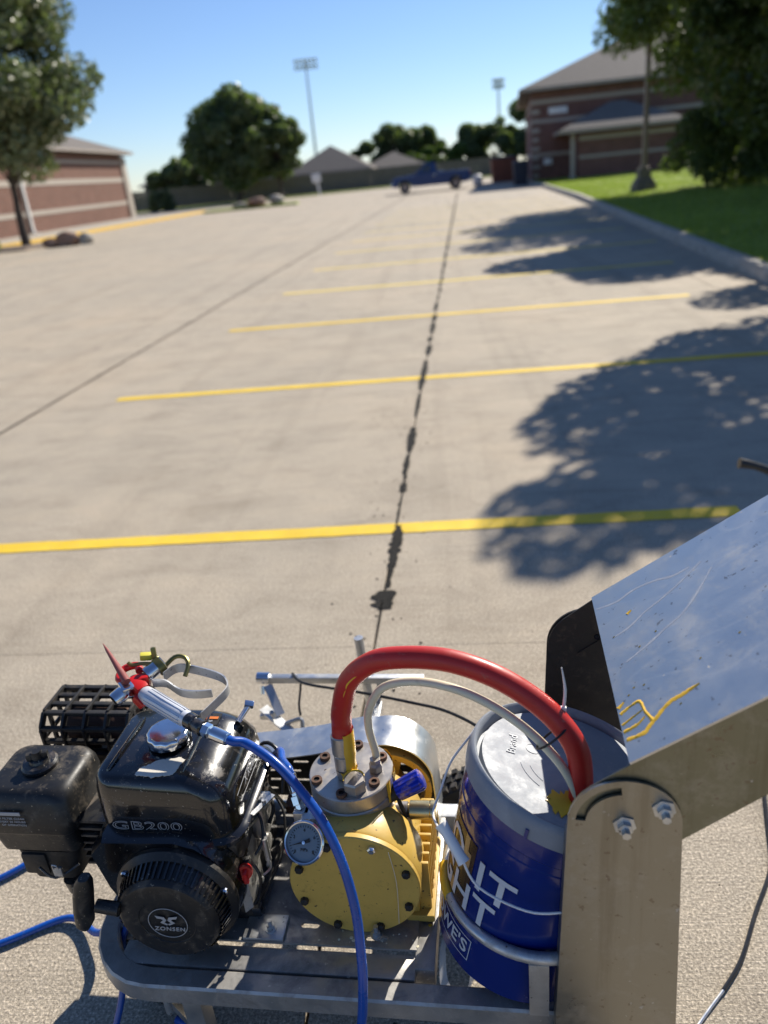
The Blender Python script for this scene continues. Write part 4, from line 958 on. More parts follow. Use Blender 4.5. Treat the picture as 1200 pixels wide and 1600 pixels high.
# fittings on the head
b = MB(); b.lathe([(.014, 0), (.017, .004), (.018, .02)], (.380, .222, .531), (0, .06, 1), 24); b.lathe([(.0185, .02), (.0185, .045), (.0170, .047), (.0205, .049), (.0205, .083), (.019, .085)], (.380, .222, .531), (-.02, .15, 1), 28); f1 = U_(b, 'hose_ferrule', M_steel, ang=35)
b = MB(); b.lathe([(.0125, .001), (.0165, .004), (.0192, .02)], (.3825, .2215, .531), (0, .06, 1), 12, False)
pts = []
rdd = random.Random(9)
for k in range(9):
    a = R(-75+k*16); pts.append(a)
secs = []
for h in (.0, .012, .024, .036, .048, .060, .072, .084, .094):
    ax = Vector((-.02, .15, 1)).normalized(); c = Vector((.380, .222, .531))+ax*h; rad = .0195 if h < .047 else .0214
    secs.append([c+Vector((rad*math.cos(a+rdd.uniform(-.06, .06)), rad*math.sin(a), 0)) for a in pts])
b.loft(secs, False); U_(b, 'spilled_paint', M_ydrip)
b = MB(); b.lathe([(.021, 0), (.021, .020), (.0185, .0235), (.010, .024)], (.400, .192, .531), (0, 0, 1), 6); U_(b, 'hex_plug', M_steel, ang=25)
b = MB(); b.tube([Vector((.400+.0185*math.cos(R(a)), .192+.0195*math.sin(R(a)), .5545)) for a in range(20, 215, 18)], [.001, .0022, .0018, .0026, .001], 6); U_(b, 'spilled_paint', M_ydrip)
b = MB(); b.lathe([(.0125, 0), (.0125, .012), (.010, .016), (.010, .024)], (.430, .238, .531), (0, .1, 1), 6); U_(b, 'tube_fitting', M_steel, ang=25)
# flow of yellow paint down the rear of the head
b = MB(); rdd = random.Random(12)
for k in range(11):
    a = R(-22+k*7); l = rdd.uniform(.02, .075); w_ = .0065
    secs = []
    for j in range(5):
        z = .532-l*j/4; ww = w_*(1.1-.15*j); secs.append([(hc[0]+.0765*math.cos(a-ww/.0765), hc[1]+.0765*math.sin(a-ww/.0765), z), (hc[0]+.0782*math.cos(a), hc[1]+.0782*math.sin(a), z), (hc[0]+.0765*math.cos(a+ww/.0765), hc[1]+.0765*math.sin(a+ww/.0765), z)])
    if k in (0, 3, 4, 7, 8, 9): b.loft(secs, False)
U_(b, 'spilled_paint', M_ydrip)
b = MB(); rdd = random.Random(31)
for k in range(16):
    x, y = rdd.uniform(.32, .50), rdd.uniform(.093, .125); rr_ = rdd.uniform(.0012, .0035)
    b.lathe([(rr_, 0), (rr_*.8, .0005), (.0001, .0007)], (x, y, TOP+.0082), (0, 0, 1), 9)
b.build('paint_drops', M_white, po)['kind'] = 'stuff'
b = MB()
for k in range(9):
    x = .495+rdd.uniform(0, .03); y = rdd.uniform(.12, .36); rr_ = rdd.uniform(.002, .006)
    b.lathe([(rr_, 0), (rr_*.8, .0006), (.0001, .0008)], (x, y, TOP+.0002), (0, 0, 1), 9)
b.build('paint_drops', M_ydrip, po)['kind'] = 'stuff'
# blue pressure knob on black neck
k0 = Vector((.458, .222, .492)); kd = Vector((.86, .18, .42)).normalized()
b = MB(); b.tube([k0-kd*.03, k0+kd*.012], .013, 16); b.tube([(.466, .222, .50), (.472, .215, .475), (.482, .214, .452), (.494, .22, .448)], .004, 8, 4); U_(b, 'knob_neck', M_blackmat)
b = MB(); n = 60; e1 = kd.orthogonal().normalized(); e2 = kd.cross(e1); secs = []
for h, rad, am in ((.010, .014, 0), (.012, .0175, .0004), (.055, .0185, .0011), (.060, .0175, .0008), (.062, .014, 0)):
    secs.append([k0+kd*h+(e1*math.cos(2*PI*i/n)+e2*math.sin(2*PI*i/n))*(rad+am*math.cos(10*2*PI*i/n)) for i in range(n)])
b.loft(secs); U_(b, 'pressure_knob', M_blueknob, ang=45)
# brass swivel fitting to the right
b = MB(); b.lathe([(.012, -.02), (.012, 0), (.0145, .001), (.0145, .012), (.011, .014)], (.470, .226, .452), (1, 0, .0), 16); U_(b, 'union', M_steel, ang=25)
b = MB(); b.lathe([(.013, .014), (.0165, .017), (.0165, .052), (.0175, .054), (.0175, .062), (.012, .064)], (.470, .226, .452), (1, 0, .0), 24); U_(b, 'brass_swivel', M_brass, ang=25)
# pressure gauge
gc = Vector((.3215, .115, .486)); ga = Vector((-.10, -.80, .60)).normalized()
b = MB(); b.lathe([(.028, -.028), (.033, -.026), (.0335, -.002), (.036, .0), (.036, .006), (.0335, .0085), (.0315, .0075), (.031, .003)], gc, ga, 48, False); b.lathe([(.0, -.028), (.028, -.028)], gc, ga, 24, False); go = U_(b, 'pressure_gauge', M_chrome, ang=35)
b = MB(); b.lathe([(.0, .003), (.0312, .003)], gc, ga, 40, False); b.build('gauge_face', M_glass, go)
gx = Vector((1, 0, 0)); gx = (gx-ga*gx.dot(ga)).normalized(); gy = ga.cross(gx)
def gpt(x, y, h=.0045): return gc+gx*x+gy*y+ga*h
b = MB(); b.prism([gpt(-.024, -.006), gpt(-.002, .0015), (gpt(.002, -.001))], ga*.0006); b.prism([gpt(.0, .0025), gpt(.009, .007), gpt(.011, .001), gpt(.001, -.0022)], ga*.0006); b.build('needle', M_blackmat, go, smooth=False)
b = MB()
for k in range(28):
    a = R(-45+270*k/27); b.bar(gpt(.0235*math.cos(a), .0235*math.sin(a), .0035), gpt(.027*math.cos(a), .027*math.sin(a), .0035), .0007 if k % 3 else .0012, .0004)
b.build('gauge_scale', M_blackmat, go, smooth=False)
for tx, px, py in (('0', -.016, -.015), ('2', -.018, .008), ('4', 0, .019), ('6', .018, .008), ('8', .016, -.015), ('MPa', 0, -.012)):
    put(text_mesh(tx, .0075), 'gauge_numeral', M_blackmat, go, frame_mat(gpt(px, py, .0036), gx, gy))
b = MB(); b.lathe([(.0, .0035), (.0028, .0035), (.0028, .006), (.0, .0062)], gc+ga*.0012, ga, 14, False); b.build('needle_hub', M_chrome, go)
b = MB(); b.box((.315, .19, .455), (.036, .04, .034), None, .004); b.lathe([(.009, 0), (.009, .05)], gc-ga*.07, ga, 12); b.box((.295, .20, .46), (.03, .022, .024), None, .003); b.bar((.33, .2, .46), (.35, .22, .47), .022, .022); U_(b, 'gauge_manifold', M_galv, ang=30)
b = MB(); fd = Vector((-.35, .55, .75)).normalized(); f0 = Vector((.292, .205, .468)); b.lathe([(.009, 0), (.009, .008), (.0125, .009), (.0125, .024), (.009, .025), (.009, .03)], f0, fd, 6); b.lathe([(.0095, .03), (.0105, .032), (.0105, .062), (.0095, .063)], f0, fd, 20); U_(b, 'hose_coupling', M_chrome, ang=25)
# yellow pulley with openings behind the head
b = MB()
pu = Vector((.428, .345, .386)); b.lathe([(.072, .0), (.085, .0), (.085, .032), (.072, .032), (.072, .0)], pu, (0, 1, 0), 48, False)
b.lathe([(.012, -.006), (.03, -.004), (.03, .03), (.012, .032)], pu, (0, 1, 0), 24)
for k in range(6):
    a = R(15+60*k); b.bar(pu+Vector((.02*math.cos(a), .014, .02*math.sin(a))), pu+Vector((.076*math.cos(a), .014, .076*math.sin(a))), .024, .012, .003, up=(0, 1, 0))
P(b, 'pulley', M_ypump, ang=35)
# belt guard: bent cover sheet with slotted black back plate
gp = [(-.02, .425), (.14, .440), (.28, .462), (.37, .485)]+[(.425+.092*math.cos(R(a)), .397+.092*math.sin(R(a))) for a in range(105, -1, -15)]+[(.520, .33), (.522, .27)]
gp = [tuple(v) for v in [(p.x, p.z) for p in catmull([Vector((x, 0, z)) for x, z in gp], 3)]]
b = MB(); y0_, y1_ = .352, .440
outer = [(x, z) for x, z in gp]; inner = []
for i, (x, z) in enumerate(gp):
    a = Vector(gp[max(0, i-1)]); c = Vector(gp[min(len(gp)-1, i+1)]); t = (c-a).normalized(); nrm = Vector((t.y, -t.x)); inner.append((x+nrm.x*.0025, z+nrm.y*.0025))
b.loft([[(x, y0_, z), (x, y1_, z), (xi, y1_, zi), (xi, y0_, zi)] for (x, z), (xi, zi) in zip(outer, inner)]); P(b, 'belt_guard', M_guard, ang=30)
zs = [.29, .315, .34, .365, .39, .415, .437]
outer_b = [(x, .437, z) for x, z in [(-.02, .27)]+inner[::2]+[(.519, .27)]]
holes = []
for j, z in enumerate(zs):
    for k in range(8):
        cx = .03+k*.058+(j % 2)*.02; 
        if cx < .49 and not (z > .42 and cx < .16): holes.append(slot(cx, z, .034, .006, 0, 3))
hl = [[(p[0], .437, p[1]) for p in h] for h in holes]
b = MB(); b.holed(outer_b, hl, (0, .002, 0)); P(b, 'guard_back_plate', M_blackmat, smooth=False)
# --- spray bar behind the machine
b = MB(); b.box((.262, .752, .348), (.40, .018, .018), None, .002); sb = P(b, 'spray_arm', M_galv)
b = MB(); b.cyl((.035, .752, .350), (.068, .752, .350), .0155, n=20); b.build('collar', M_chrome, sb)
b = MB(); b.cyl((.05, .735, .338), (.052, .725, .32), .005, n=10); b.build('set_screw', M_chrome, sb)
b = MB(); b.bar((.062, .742, .335), (.098, .70, .275), .022, .006); b.bar((.05, .715, .285), (.13, .66, .255), .026, .006); b.bar((.045, .70, .27), (.09, .70, .27), .012, .012); b.cyl((.085, .688, .28), (.083, .68, .30), .006, n=10); sbk = b.build('gun_bracket', M_galv, sb, ang=25)
b = MB(); b.tube([(.115, .68, .265), (.15, .685, .275), (.158, .68, .265), (.155, .66, .235)], .0055, 8, 4); b.build('nozzle_tube', M_galv, sb)
b = MB(); b.tube([(.147, .752, .34), (.146, .74, .32), (.147, .71, .30), (.153, .69, .282)], .003, 8, 4); b.build('cable_end', M_cable, sb)
b = MB(); b.cyl((.322, .758, .20), (.310, .752, .470), .0115, n=14); b.bar((.338, .752, .26), (.352, .752, .345), .014, .014); P(b, 'upright_tube', M_galv)
b = MB(); b.bar((.34, .752, .27), (.34, .43, .245), .022, .022, .002); P(b, 'arm_bar', M_galv)
b = MB(); b.tube([(.128, .755, .362), (.175, .7, .372), (.319, .65, .385), (.446, .6, .396), (.536, .55, .41), (.62, .47, .42), (.66, .40, .40)], .0035, 8, 6); P(b, 'trigger_cable', M_cable)
b = MB(); b.tube([(.133+.013*math.cos(R(a)), .752+.0*a, .348+.013*math.sin(R(a))) for a in range(0, 361, 30)], .0012, 5); P(b, 'cable_tie', M_grip)
# --- handle: two upright plates and a folded tray between them
PV = (.812, .693); PR = .073
def upright(v, th, name, m, mirror=False):
    top = [(PV[0]+PR*math.cos(R(a)), PV[1]+PR*math.sin(R(a))) for a in range(0, 181, 10)]
    o_ = [(.905, v, .10), (.902, v, .24)]+[(x, v, z) for x, z in top]+[(.722, v, .24), (.716, v, .10)]
    ri, rou = .050, .063
    hole = [(PV[0]+rou*math.cos(R(a)), v, PV[1]+rou*math.sin(R(a))) for a in range(95, 176, 8)]+[(PV[0]+ri*math.cos(R(a)), v, PV[1]+ri*math.sin(R(a))) for a in range(175, 94, -8)]
    b = MB(); b.holed(o_, [hole], (0, th, 0)); return P(b, name, m, ang=30)
up1 = upright(-.026, .004, 'upright_plate', M_plate); up2 = upright(.392, .004, 'upright_plate', M_blackmat)  # far plate is backlit steel; black material paints in its shade
b = MB(); b.loft([[(.7215, -.0222, .10), (.7215, .008, .10), (.7185, .008, .10), (.7185, -.0255, .10)], [(.7245, -.0222, .24), (.7245, .008, .24), (.7215, .008, .24), (.7215, -.0255, .24)], [(.7415, -.0222, .66), (.7415, .004, .66), (.7385, .004, .66), (.7385, -.0255, .66)]]); b.build('flange', M_plate, up1, smooth=False)
td = Vector((.825, 0, .565)).normalized(); tn = Vector((-td.z, 0, td.x)); T0 = Vector((.8155, 0, .791)); TL = .62; TD = .086; V0, V1 = -.020, .388
b = MB()
top0, top1 = T0.copy(), T0+td*TL
b.prism([Vector((p.x, V0, p.z)) for p in (top0, top1, top1-tn*.0035, top0-tn*.0035)], (0, V1-V0, 0)); tray = P(b, 'handle_tray', M_tray, smooth=False)
def side(v, th, m):
    pts = [top0-tn*.0037, top1-tn*.0037, top1-tn*TD]
    # rounded lobe around the pivot
    lob = [Vector((PV[0]+.0715*math.cos(R(a)), 0, PV[1]+.0715*math.sin(R(a)))) for a in range(-52, -236, -12)]
    lob = [p for p in lob]
    poly = [pts[0], pts[1], pts[2]]+lob
    b = MB(); b.prism([Vector((p.x, v, p.z)) for p in poly], (0, th, 0)); return b.build('tray_side', m, tray, smooth=False)
side(V0, .0025, M_side); side(V1-.003, .0025, M_blackmat)  # shade put into the side colours, black on the far one
# bolts with star knobs
for (x, z) in ((PV[0], PV[1]), (.860, .722)):
    b = MB(); b.lathe([(.0155, .0), (.0155, .002), (.010, .003), (.010, .010), (.006, .011), (.006, .020)], (x, -.0265, z), (0, -1, 0), 6); P(b, 'pivot_bolt', M_galv, ang=25)
for (x, z) in ((.826, .712),):
    b = MB(); b.lathe([(.012, 0), (.010, .005), (.005, .006), (.005, .009)], (x, .392, z), (0, -1, 0), 20); P(b, 'pivot_bolt', M_blackgloss, ang=25)
b = MB(); b.bar((.795, .386, .675), (.845, .386, .712), .008, .006, up=(0, 1, 0)); P(b, 'stop_tab', M_blackmat)
# paint marks on the tray: thin raised dried streaks
def tp(s, v, h=.0008):  # s along the rise, v across
    p = T0+td*s+tn*h; return Vector((p.x, v, p.z))
b = MB()
rst = random.Random(17)
def streak(pts, w, hgt=.0011):
    '''a flat dried run of paint with an uneven edge'''
    P2 = catmull([Vector((s_, v_, 0)) for s_, v_ in pts], 7); n_ = len(P2); L_, R_, T_ = [], [], []
    for i_, p_ in enumerate(P2):
        t_ = (P2[min(i_+1, n_-1)]-P2[max(i_-1, 0)]).normalized(); nn_ = Vector((-t_.y, t_.x, 0)); f_ = i_/(n_-1)*(len(w)-1); k_ = min(int(f_), len(w)-2)
        ww = (w[k_]+(w[k_+1]-w[k_])*(f_-k_))*1.05; a_ = p_+nn_*ww*rst.uniform(.75, 1.3); c_ = p_-nn_*ww*rst.uniform(.75, 1.3)
        L_.append(b.bm.verts.new(tp(a_.x, a_.y, .0001))); R_.append(b.bm.verts.new(tp(c_.x, c_.y, .0001))); T_.append(b.bm.verts.new(tp(p_.x, p_.y, hgt)))
    for i_ in range(n_-1):
        b.bm.faces.new((L_[i_], T_[i_], T_[i_+1], L_[i_+1])); b.bm.faces.new((T_[i_], R_[i_], R_[i_+1], T_[i_+1]))
streak([(.004, .020), (.028, .018), (.045, .030), (.070, .048), (.095, .052), (.118, .056)], [.003, .0035, .003, .0032, .0036, .0016])
streak([(.003, .072), (.020, .078), (.034, .078), (.038, .055), (.045, .032)], [.003, .0022, .0028, .002, .003])
streak([(.002, .050), (.018, .055), (.034, .060)], [.0022, .0018, .001])
streak([(.002, .036), (.022, .038), (.036, .046)], [.003, .0026, .001])
streak([(.002, .085), (.012, .092)], [.0038, .0015]); streak([(.052, .285), (.06, .29)], [.0035, .002])
for s, v in ((.03, .11), (.045, .105), (.02, .10), (.13, .10), (.055, .19), (.085, .205), (.085, .036), (.19, .11), (.02, .245)): streak([(s, v), (s+.003, v+.0015)], [.0013, .001])
b.build('spilled_paint', M_ydrip, tray)['kind'] = 'stuff'
m_water = mat('dried_water_run', (.40, .43, .48), .6, .5, var=.08, dirt=(.46, .49, .53), dirt_amt=.4, dscale=60)
for ln, w_ in (([(.004, .345), (.04, .334), (.075, .340), (.11, .333), (.14, .318), (.17, .316)], [.0016, .0024, .0019, .0026, .0014]), ([(.02, .245), (.05, .250), (.08, .266), (.11, .275), (.15, .292), (.19, .315)], [.0010, .0020, .0015, .0022, .0012]), ([(.03, .172), (.07, .186), (.10, .200), (.13, .212), (.16, .238), (.20, .285)], [.0010, .0022, .0016, .0020, .0012])):
    b = MB(); streak(ln, w_, .00018); b.build('water_mark', m_water, tray)
# bucket ring holder
BB = Vector((.664, .141, .262)); BX = Vector((.256, .069, .964)).normalized(); bx1 = Vector((0, 1, 0)).cross(BX).normalized(); bx2 = BX.cross(bx1)
b = MB(); rc_ = BB+BX*.16
ring = [rc_+bx1*.158*math.cos(R(a))+bx2*.158*math.sin(R(a))+Vector((0, 0, 0)) for a in range(105, 306, 12)]
ring = [Vector((p.x, p.y, .396+.0*p.x)) for p in ring]
b.tube(ring+[Vector((.77, -.004, .396))], .0095, 14, 2); P(b, 'bucket_ring', M_galv)
b = MB(); b.tube([(ring[6]+Vector((-.002, 0, 0))), ring[7]+Vector((-.002, -.002, 0)), ring[8]+Vector((-.002, 0, 0))], .0101, 14, 3); b.tube([ring[3], ring[4]], .0102, 14); b.build('spilled_paint', M_ydrip, bpy.data.objects['bucket_ring'])
b = MB(); b.bar((.700, -.012, .39), (.700, -.004, .262), .03, .004, up=(0, 1, 0)); P(b, 'ring_strut', M_galv)

# ================================================================== things on and around the machine
MW = Matrix.Translation(MO) @ Matrix.Rotation(TH, 4, 'Z')
def thing_at_machine(name, label, cat):
    o = empty(name, MO, TH); tag(o, label, cat); return o
# bucket
bk = empty('paint_bucket'); tag(bk, 'blue plastic paint bucket with grey lid leaning in the machine holder', 'bucket')
rotm = Matrix((bx1, bx2, BX)).transposed().to_4x4(); rotm.translation = BB
bk.matrix_world = MW @ rotm
sc = 1.045
b = MB(); b.lathe([(.001, .004), (.120*sc, .004), (.124*sc, 0), (.1295*sc, .004), (.1305*sc, .02), (.1355*sc, .10), (.1405*sc, .19), (.1445*sc, .255), (.1475*sc, .262), (.1475*sc, .285), (.146*sc, .287), (.1465*sc, .30), (.1490*sc, .304), (.1490*sc, .325), (.147*sc, .36)], (0, 0, 0), (0, 0, 1), 96, False); b.build('bucket_body', M_bucket, bk, ang=30)
b = MB(); b.lathe([(.1500*sc, .338), (.1530*sc, .336), (.1535*sc, .350), (.1525*sc, .360), (.1510*sc, .371), (.1470*sc, .374), (.1430*sc, .371), (.1410*sc, .362), (.1395*sc, .351), (.1345*sc, .351), (.1325*sc, .3625), (.05*sc, .3630), (.001, .3632)], (0, 0, 0), (0, 0, 1), 96, False)
lid = b.build('lid', M_lid, bk, ang=50)
for a in (80, 150, 236, 320):
    b = MB(); aa = R(a+8); p = Vector((.1542*sc*math.cos(aa), .1542*sc*math.sin(aa), .344)); b.box(p, (.003, .005, .016), Matrix.Rotation(aa, 3, 'Z')); b.build('lid_tab', M_bucket, lid, smooth=False)
put(text_mesh('Brand', .021, .0003), 'lid_lettering', M_emb, lid, Matrix.Translation((-.088, .028, .3638)) @ Matrix.Rotation(R(82), 4, 'Z'))
b = MB(); b.tube([(-.054+.012*math.cos(R(a)), .027+.012*math.sin(R(a)), .3634) for a in range(0, 360, 24)], .0004, 6, closed=True); b.build('lid_emblem', M_emb, lid)
b = MB(); b.tube([(.078*math.cos(R(a)), .078*math.sin(R(a)), .3633) for a in range(190, 235, 8)], .0005, 6); b.tube([(.064*math.cos(R(a)), .064*math.sin(R(a)), .3633) for a in range(195, 230, 8)], .0005, 6); b.build('lid_moulding', M_emb, lid)
# paint splash on lid
b = MB(); rdd = random.Random(3)
tgt = Vector((-.014, -.088, .3633))
pts = []
for k in range(40):
    a = 2*PI*k/40; pts.append(tgt+Vector(((.018+.012*rdd.random())*math.cos(a), (.018+.016*rdd.random())*math.sin(a), 0)))
b.prism(pts, (0, 0, .0012)); b.build('spilled_paint', M_ydrip, lid, smooth=False)
# wrap helper on the tapered bucket wall
def wrap(me, a0, s0, name, m, lift=.0008):
    """flat mesh in XY (x around, y up) is bent on to the bucket wall, centre at azimuth a0 and height s0"""
    bm = bmesh.new(); bm.from_mesh(me); bmesh.ops.triangulate(bm, faces=bm.faces[:])
    bmesh.ops.subdivide_edges(bm, edges=[e for e in bm.edges if e.calc_length() > .012], cuts=2, use_grid_fill=False)
    for v in bm.verts:
        s = s0+v.co.y; rad = (.1308+(.1445-.1308)*min(1, max(0, (s-.02)/.235)))*sc+lift+max(0, v.co.z)
        a = a0+v.co.x/.145; v.co = (rad*math.cos(a), rad*math.sin(a), s)
    bm.to_mesh(me); bm.free(); return link(name, me, m, bk, smooth=False)
def flat(w, h, nx=24):
    b = MB(); vs = [[b.bm.verts.new((-w/2+w*i/nx, y, 0)) for i in range(nx+1)] for y in (-h/2, h/2)]
    for i in range(nx): b.bm.faces.new((vs[0][i], vs[0][i+1], vs[1][i+1], vs[1][i]))
    return bm_done(b.bm, 'flat')
wrap(flat(.30, .17), R(-202), .165, 'bucket_label', M_brown, .0006)
for k, (da, w_, s_) in enumerate(((-152, .012, .225), (-148, .010, .205), (-160, .014, .13))): wrap(flat(w_, .05-.012*k, 3), R(da), s_, 'bucket_label_print', M_tan, .0012)
wrap(text_mesh('DO IT', .078, .0002, spacing=1.12, bold=.0012), R(-157), .204, 'bucket_lettering', M_textw, .0016)
wrap(text_mesh('RIGHT', .072, .0002, spacing=1.08, bold=.0012), R(-164.5), .141, 'bucket_lettering', M_textw, .0016)
wrap(text_mesh("LOWE'S", .036, .0002, spacing=1.02, bold=.0006), R(-158), .052, 'bucket_lettering', M_textw, .0016)
def frame_flat(w, h, t):
    b = MB(); nx = 20
    for (y0b, y1b) in ((-h/2, -h/2+t), (h/2-t, h/2)):
        vs = [[b.bm.verts.new((-w/2+w*i/nx, y, 0)) for i in range(nx+1)] for y in (y0b, y1b)]
        for i in range(nx): b.bm.faces.new((vs[0][i], vs[0][i+1], vs[1][i+1], vs[1][i]))
    for xs in (-w/2, w/2-t): b.bm.faces.new([b.bm.verts.new(p) for p in ((xs, -h/2, 0), (xs+t, -h/2, 0), (xs+t, h/2, 0), (xs, h/2, 0))])
    return bm_done(b.bm, 'frame')
wrap(frame_flat(.150, .044, .0014), R(-160), .052, 'bucket_logo_frame', M_textw, .0014)
# bail wire and grip in machine coordinates, converted to the bucket's own frame
inv = rotm.inverted()
def inb(pts): return [inv @ Vector(p) for p in pts]
b = MB(); b.tube(inb([(.612, .215, .648), (.603, .2, .643), (.571, .176, .61), (.553, .151, .572), (.542, .120, .556), (.552, .085, .562), (.562, .058, .588)]), .0019, 8, 5); b.tube(inb([(.590, .035, .555), (.615, .012, .520), (.683, -.008, .500), (.737, -.014, .508), (.787, -.016, .525)]), .0019, 8, 5); b.build('bail_wire', M_grip, bk)
b = MB(); b.tube(inb([(.5595, .066, .588), (.5675, .058, .580), (.588, .036, .556), (.594, .030, .549)]), [.0105, .0085, .0085, .0100], 16); b.build('bail_grip', M_grip, bk)
# red suction hose with the white return tube
rh = thing_at_machine('suction_hose', 'thick red hose arching from the pump head into the bucket', 'hose')
b = MB(); b.tube([(.3785, .233, .612), (.3805, .236, .64), (.386, .225, .673), (.409, .210, .744), (.454, .195, .792), (.508, .180, .812), (.578, .165, .817), (.645, .150, .801), (.700, .135, .772), (.741, .120, .737), (.765, .107, .697), (.770, .098, .650), (.768, .094, .600)], .0178, 24, 8); b.build('hose', M_red, rh)
b = MB(); b.tube([(.4065, .1945, .738), (.411, .1915, .752), (.424, .187, .768), (.438, .183, .780)], [.001, .0020, .0016, .001], 6, 4); b.tube([(.391, .206, .700), (.400, .199, .724), (.4065, .1945, .740)], [.001, .0028, .0016], 6, 4); b.build('spilled_paint', M_ydrip, rh)
def alongtxt(path, txt, size, r_, ang, m, parent):
    pp = [Vector(p) for p in path]; me = text_mesh(txt, size, .0001); L = sum((b_-a_).length for a_, b_ in zip(pp, pp[1:]))
    for v in me.vertices:
        d = (v.co.x+L/2); acc = 0
        for a_, b_ in zip(pp, pp[1:]):
            l = (b_-a_).length
            if acc+l >= d or b_ is pp[-1]: break
            acc += l
        t = (b_-a_).normalized(); c = a_+t*(d-acc); n1 = Vector((0, -1, 0)); n1 = (n1-t*n1.dot(t)).normalized(); n2 = t.cross(n1)*-1
        q_ = ang+v.co.y/r_; v.co = c+(n1*math.cos(q_)+n2*math.sin(q_))*r_
    link('hose_print', me, m, parent, smooth=False)
alongtxt(catmull([Vector(p) for p in ((.508, .180, .812), (.578, .165, .817), (.645, .150, .801), (.700, .135, .772), (.741, .120, .737), (.765, .107, .697))], 8), 'XUFI  20mm  ENDURANCE', .012, .0170, R(5), mat('faded_print', (.50, .10, .09), .5), rh)
rt = thing_at_machine('return_tube', 'white plastic tube running beside the red hose into the bucket', 'tube')
b = MB(); b.tube([(.430, .242, .545), (.431, .25, .56), (.427, .237, .623), (.437, .215, .685), (.469, .193, .745), (.525, .170, .774), (.586, .150, .776), (.644, .133, .757), (.699, .116, .721), (.740, .100, .678), (.762, .088, .635), (.766, .084, .595)], .0070, 16, 8); b.build('tube', M_white, rt)
b = MB(); ty = Vector((.7365, .1100, .728)); tdir = Vector((.50, -.20, -.60)).normalized(); ta = Vector((0, 1, 0)); ta = (ta-tdir*ta.dot(tdir)).normalized(); tb = tdir.cross(ta); tc = Vector((-.20, -.30, -1)); tc = (tc-tdir*tc.dot(tdir)).normalized(); td_ = tdir.cross(tc); b.tube([ty+tc*(.010+.0285*math.cos(R(a)))+td_*.0180*math.sin(R(a)) for a in range(0, 360, 15)], .0018, 6, closed=True)
zt = tag(b.build('cable_tie', M_cable), 'black cable tie holding the white tube to the red hose', 'cable tie'); zt.matrix_world = MW
b = MB(); b.tube([(.7465, .128, .757), (.749, .130, .79), (.744, .131, .828)], [.0024, .0024, .0008], 6, 4); b.box((.7465, .128, .757), (.008, .006, .008), None, .001); zt2 = tag(b.build('cable_tie', M_grip), 'clear cable tie tail sticking up from the red hose', 'cable tie'); zt2.matrix_world = MW
# blue paint hose: from the gun over the tank to the front
sgn = thing_at_machine('spray_gun', 'airless spray gun with red body and grey grip lying on the engine', 'spray gun')
b = MB(); g0, g1 = Vector((.024, .246, .690)), Vector((.136, .176, .688)); gd = (g1-g0).normalized()
b.lathe([(.013, 0), (.0150, .004), (.0155, .02), (.0145, .06), (.0145, .11), (.0125, .13)], g0, gd, 28)
e1 = gd.orthogonal().normalized(); e2 = gd.cross(e1)
for k in range(14):
    a = 2*PI*k/14; d = e1*math.cos(a)+e2*math.sin(a); b.bar(g0+gd*.02+d*.0150, g0+gd*.118+d*.0140, .002, .0028, up=d)
b.build('grip', M_gun, sgn, ang=30)
b = MB(); b.lathe([(.0135, .128), (.0145, .130), (.0145, .145), (.0115, .147), (.0115, .152), (.0135, .153), (.0135, .168), (.010, .170)], g0, gd, 20); b.build('swivel_nut', M_blackgloss, sgn, ang=25)
b = MB(); sd2 = Vector((.80, -.30, -.10)).normalized(); s0 = g0+gd*.168; b.lathe([(.009, 0), (.012, .002), (.012, .014), (.009, .016), (.009, .02), (.0105, .021), (.0105, .052), (.0095, .053)], s0, sd2, 6); b.lathe([(.0115, .02), (.0115, .05)], s0, sd2, 18); b.build('hose_end', M_chrome, sgn, ang=25)
b = MB(); b.bar((.026, .244, .692), (-.004, .268, .700), .024, .030, .006); b.bar((-.006, .262, .700), (.028, .272, .702), .020, .024, .006); b.bar((.012, .240, .690), (.030, .232, .676), .02, .018, .004); b.tube([(-.012, .262, .700), (-.035, .275, .700), (-.036, .300, .703), (-.012, .305, .708), (.0, .29, .706)], .007, 10, 5); b.build('gun_body', M_redpl, sgn, ang=30)
b = MB(); b.lathe([(.013, 0), (.014, .004), (.014, .018), (.010, .030)], (-.022, .222, .692), (.55, .75, .25), 16); b.box((-.005, .245, .70), (.026, .026, .024), Euler((.2, .1, .8)).to_matrix(), .004); b.build('diffuser', M_chrome, sgn, ang=25)
b = MB(); b.lathe([(.007, 0), (.0065, .02), (.0045, .06), (.003, .09), (.0006, .108)], (.000, .242, .718), (-.62, .62, .27), 14); b.build('needle_guard', M_tip, sgn)
b = MB(); b.lathe([(.013, 0), (.014, .004), (.014, .028), (.0165, .029), (.0165, .036), (.012, .038)], (.018, .278, .706), (.62, .72, .25), 20); b.build('head_nut', M_chrome, sgn, ang=25)
b = MB(); c0 = Vector((.034, .292, .711)); b.lathe([(.017, 0), (.0175, .003), (.0175, .012), (.013, .014)], c0, (.62, .72, .25), 20); b.bar(c0+Vector((-.005, .01, .01)), c0+Vector((-.006, .014, .036)), .009, .007, .002); b.tube([c0+Vector((-.01, 0, .01)), c0+Vector((-.03, .0, .010)), c0+Vector((-.045, -.004, .010)), c0+Vector((-.052, -.002, .014))], .0035, 8, 4)
b.tube([c0+Vector((.012, .0, .0)), c0+Vector((.03, .018, .012)), c0+Vector((.048, .020, .010)), c0+Vector((.058, .008, .002)), c0+Vector((.056, -.010, -.010))], .0042, 8, 4); b.build('tip_guard', mat('olive_zinc', (.20, .18, .07), .4, .8), sgn)
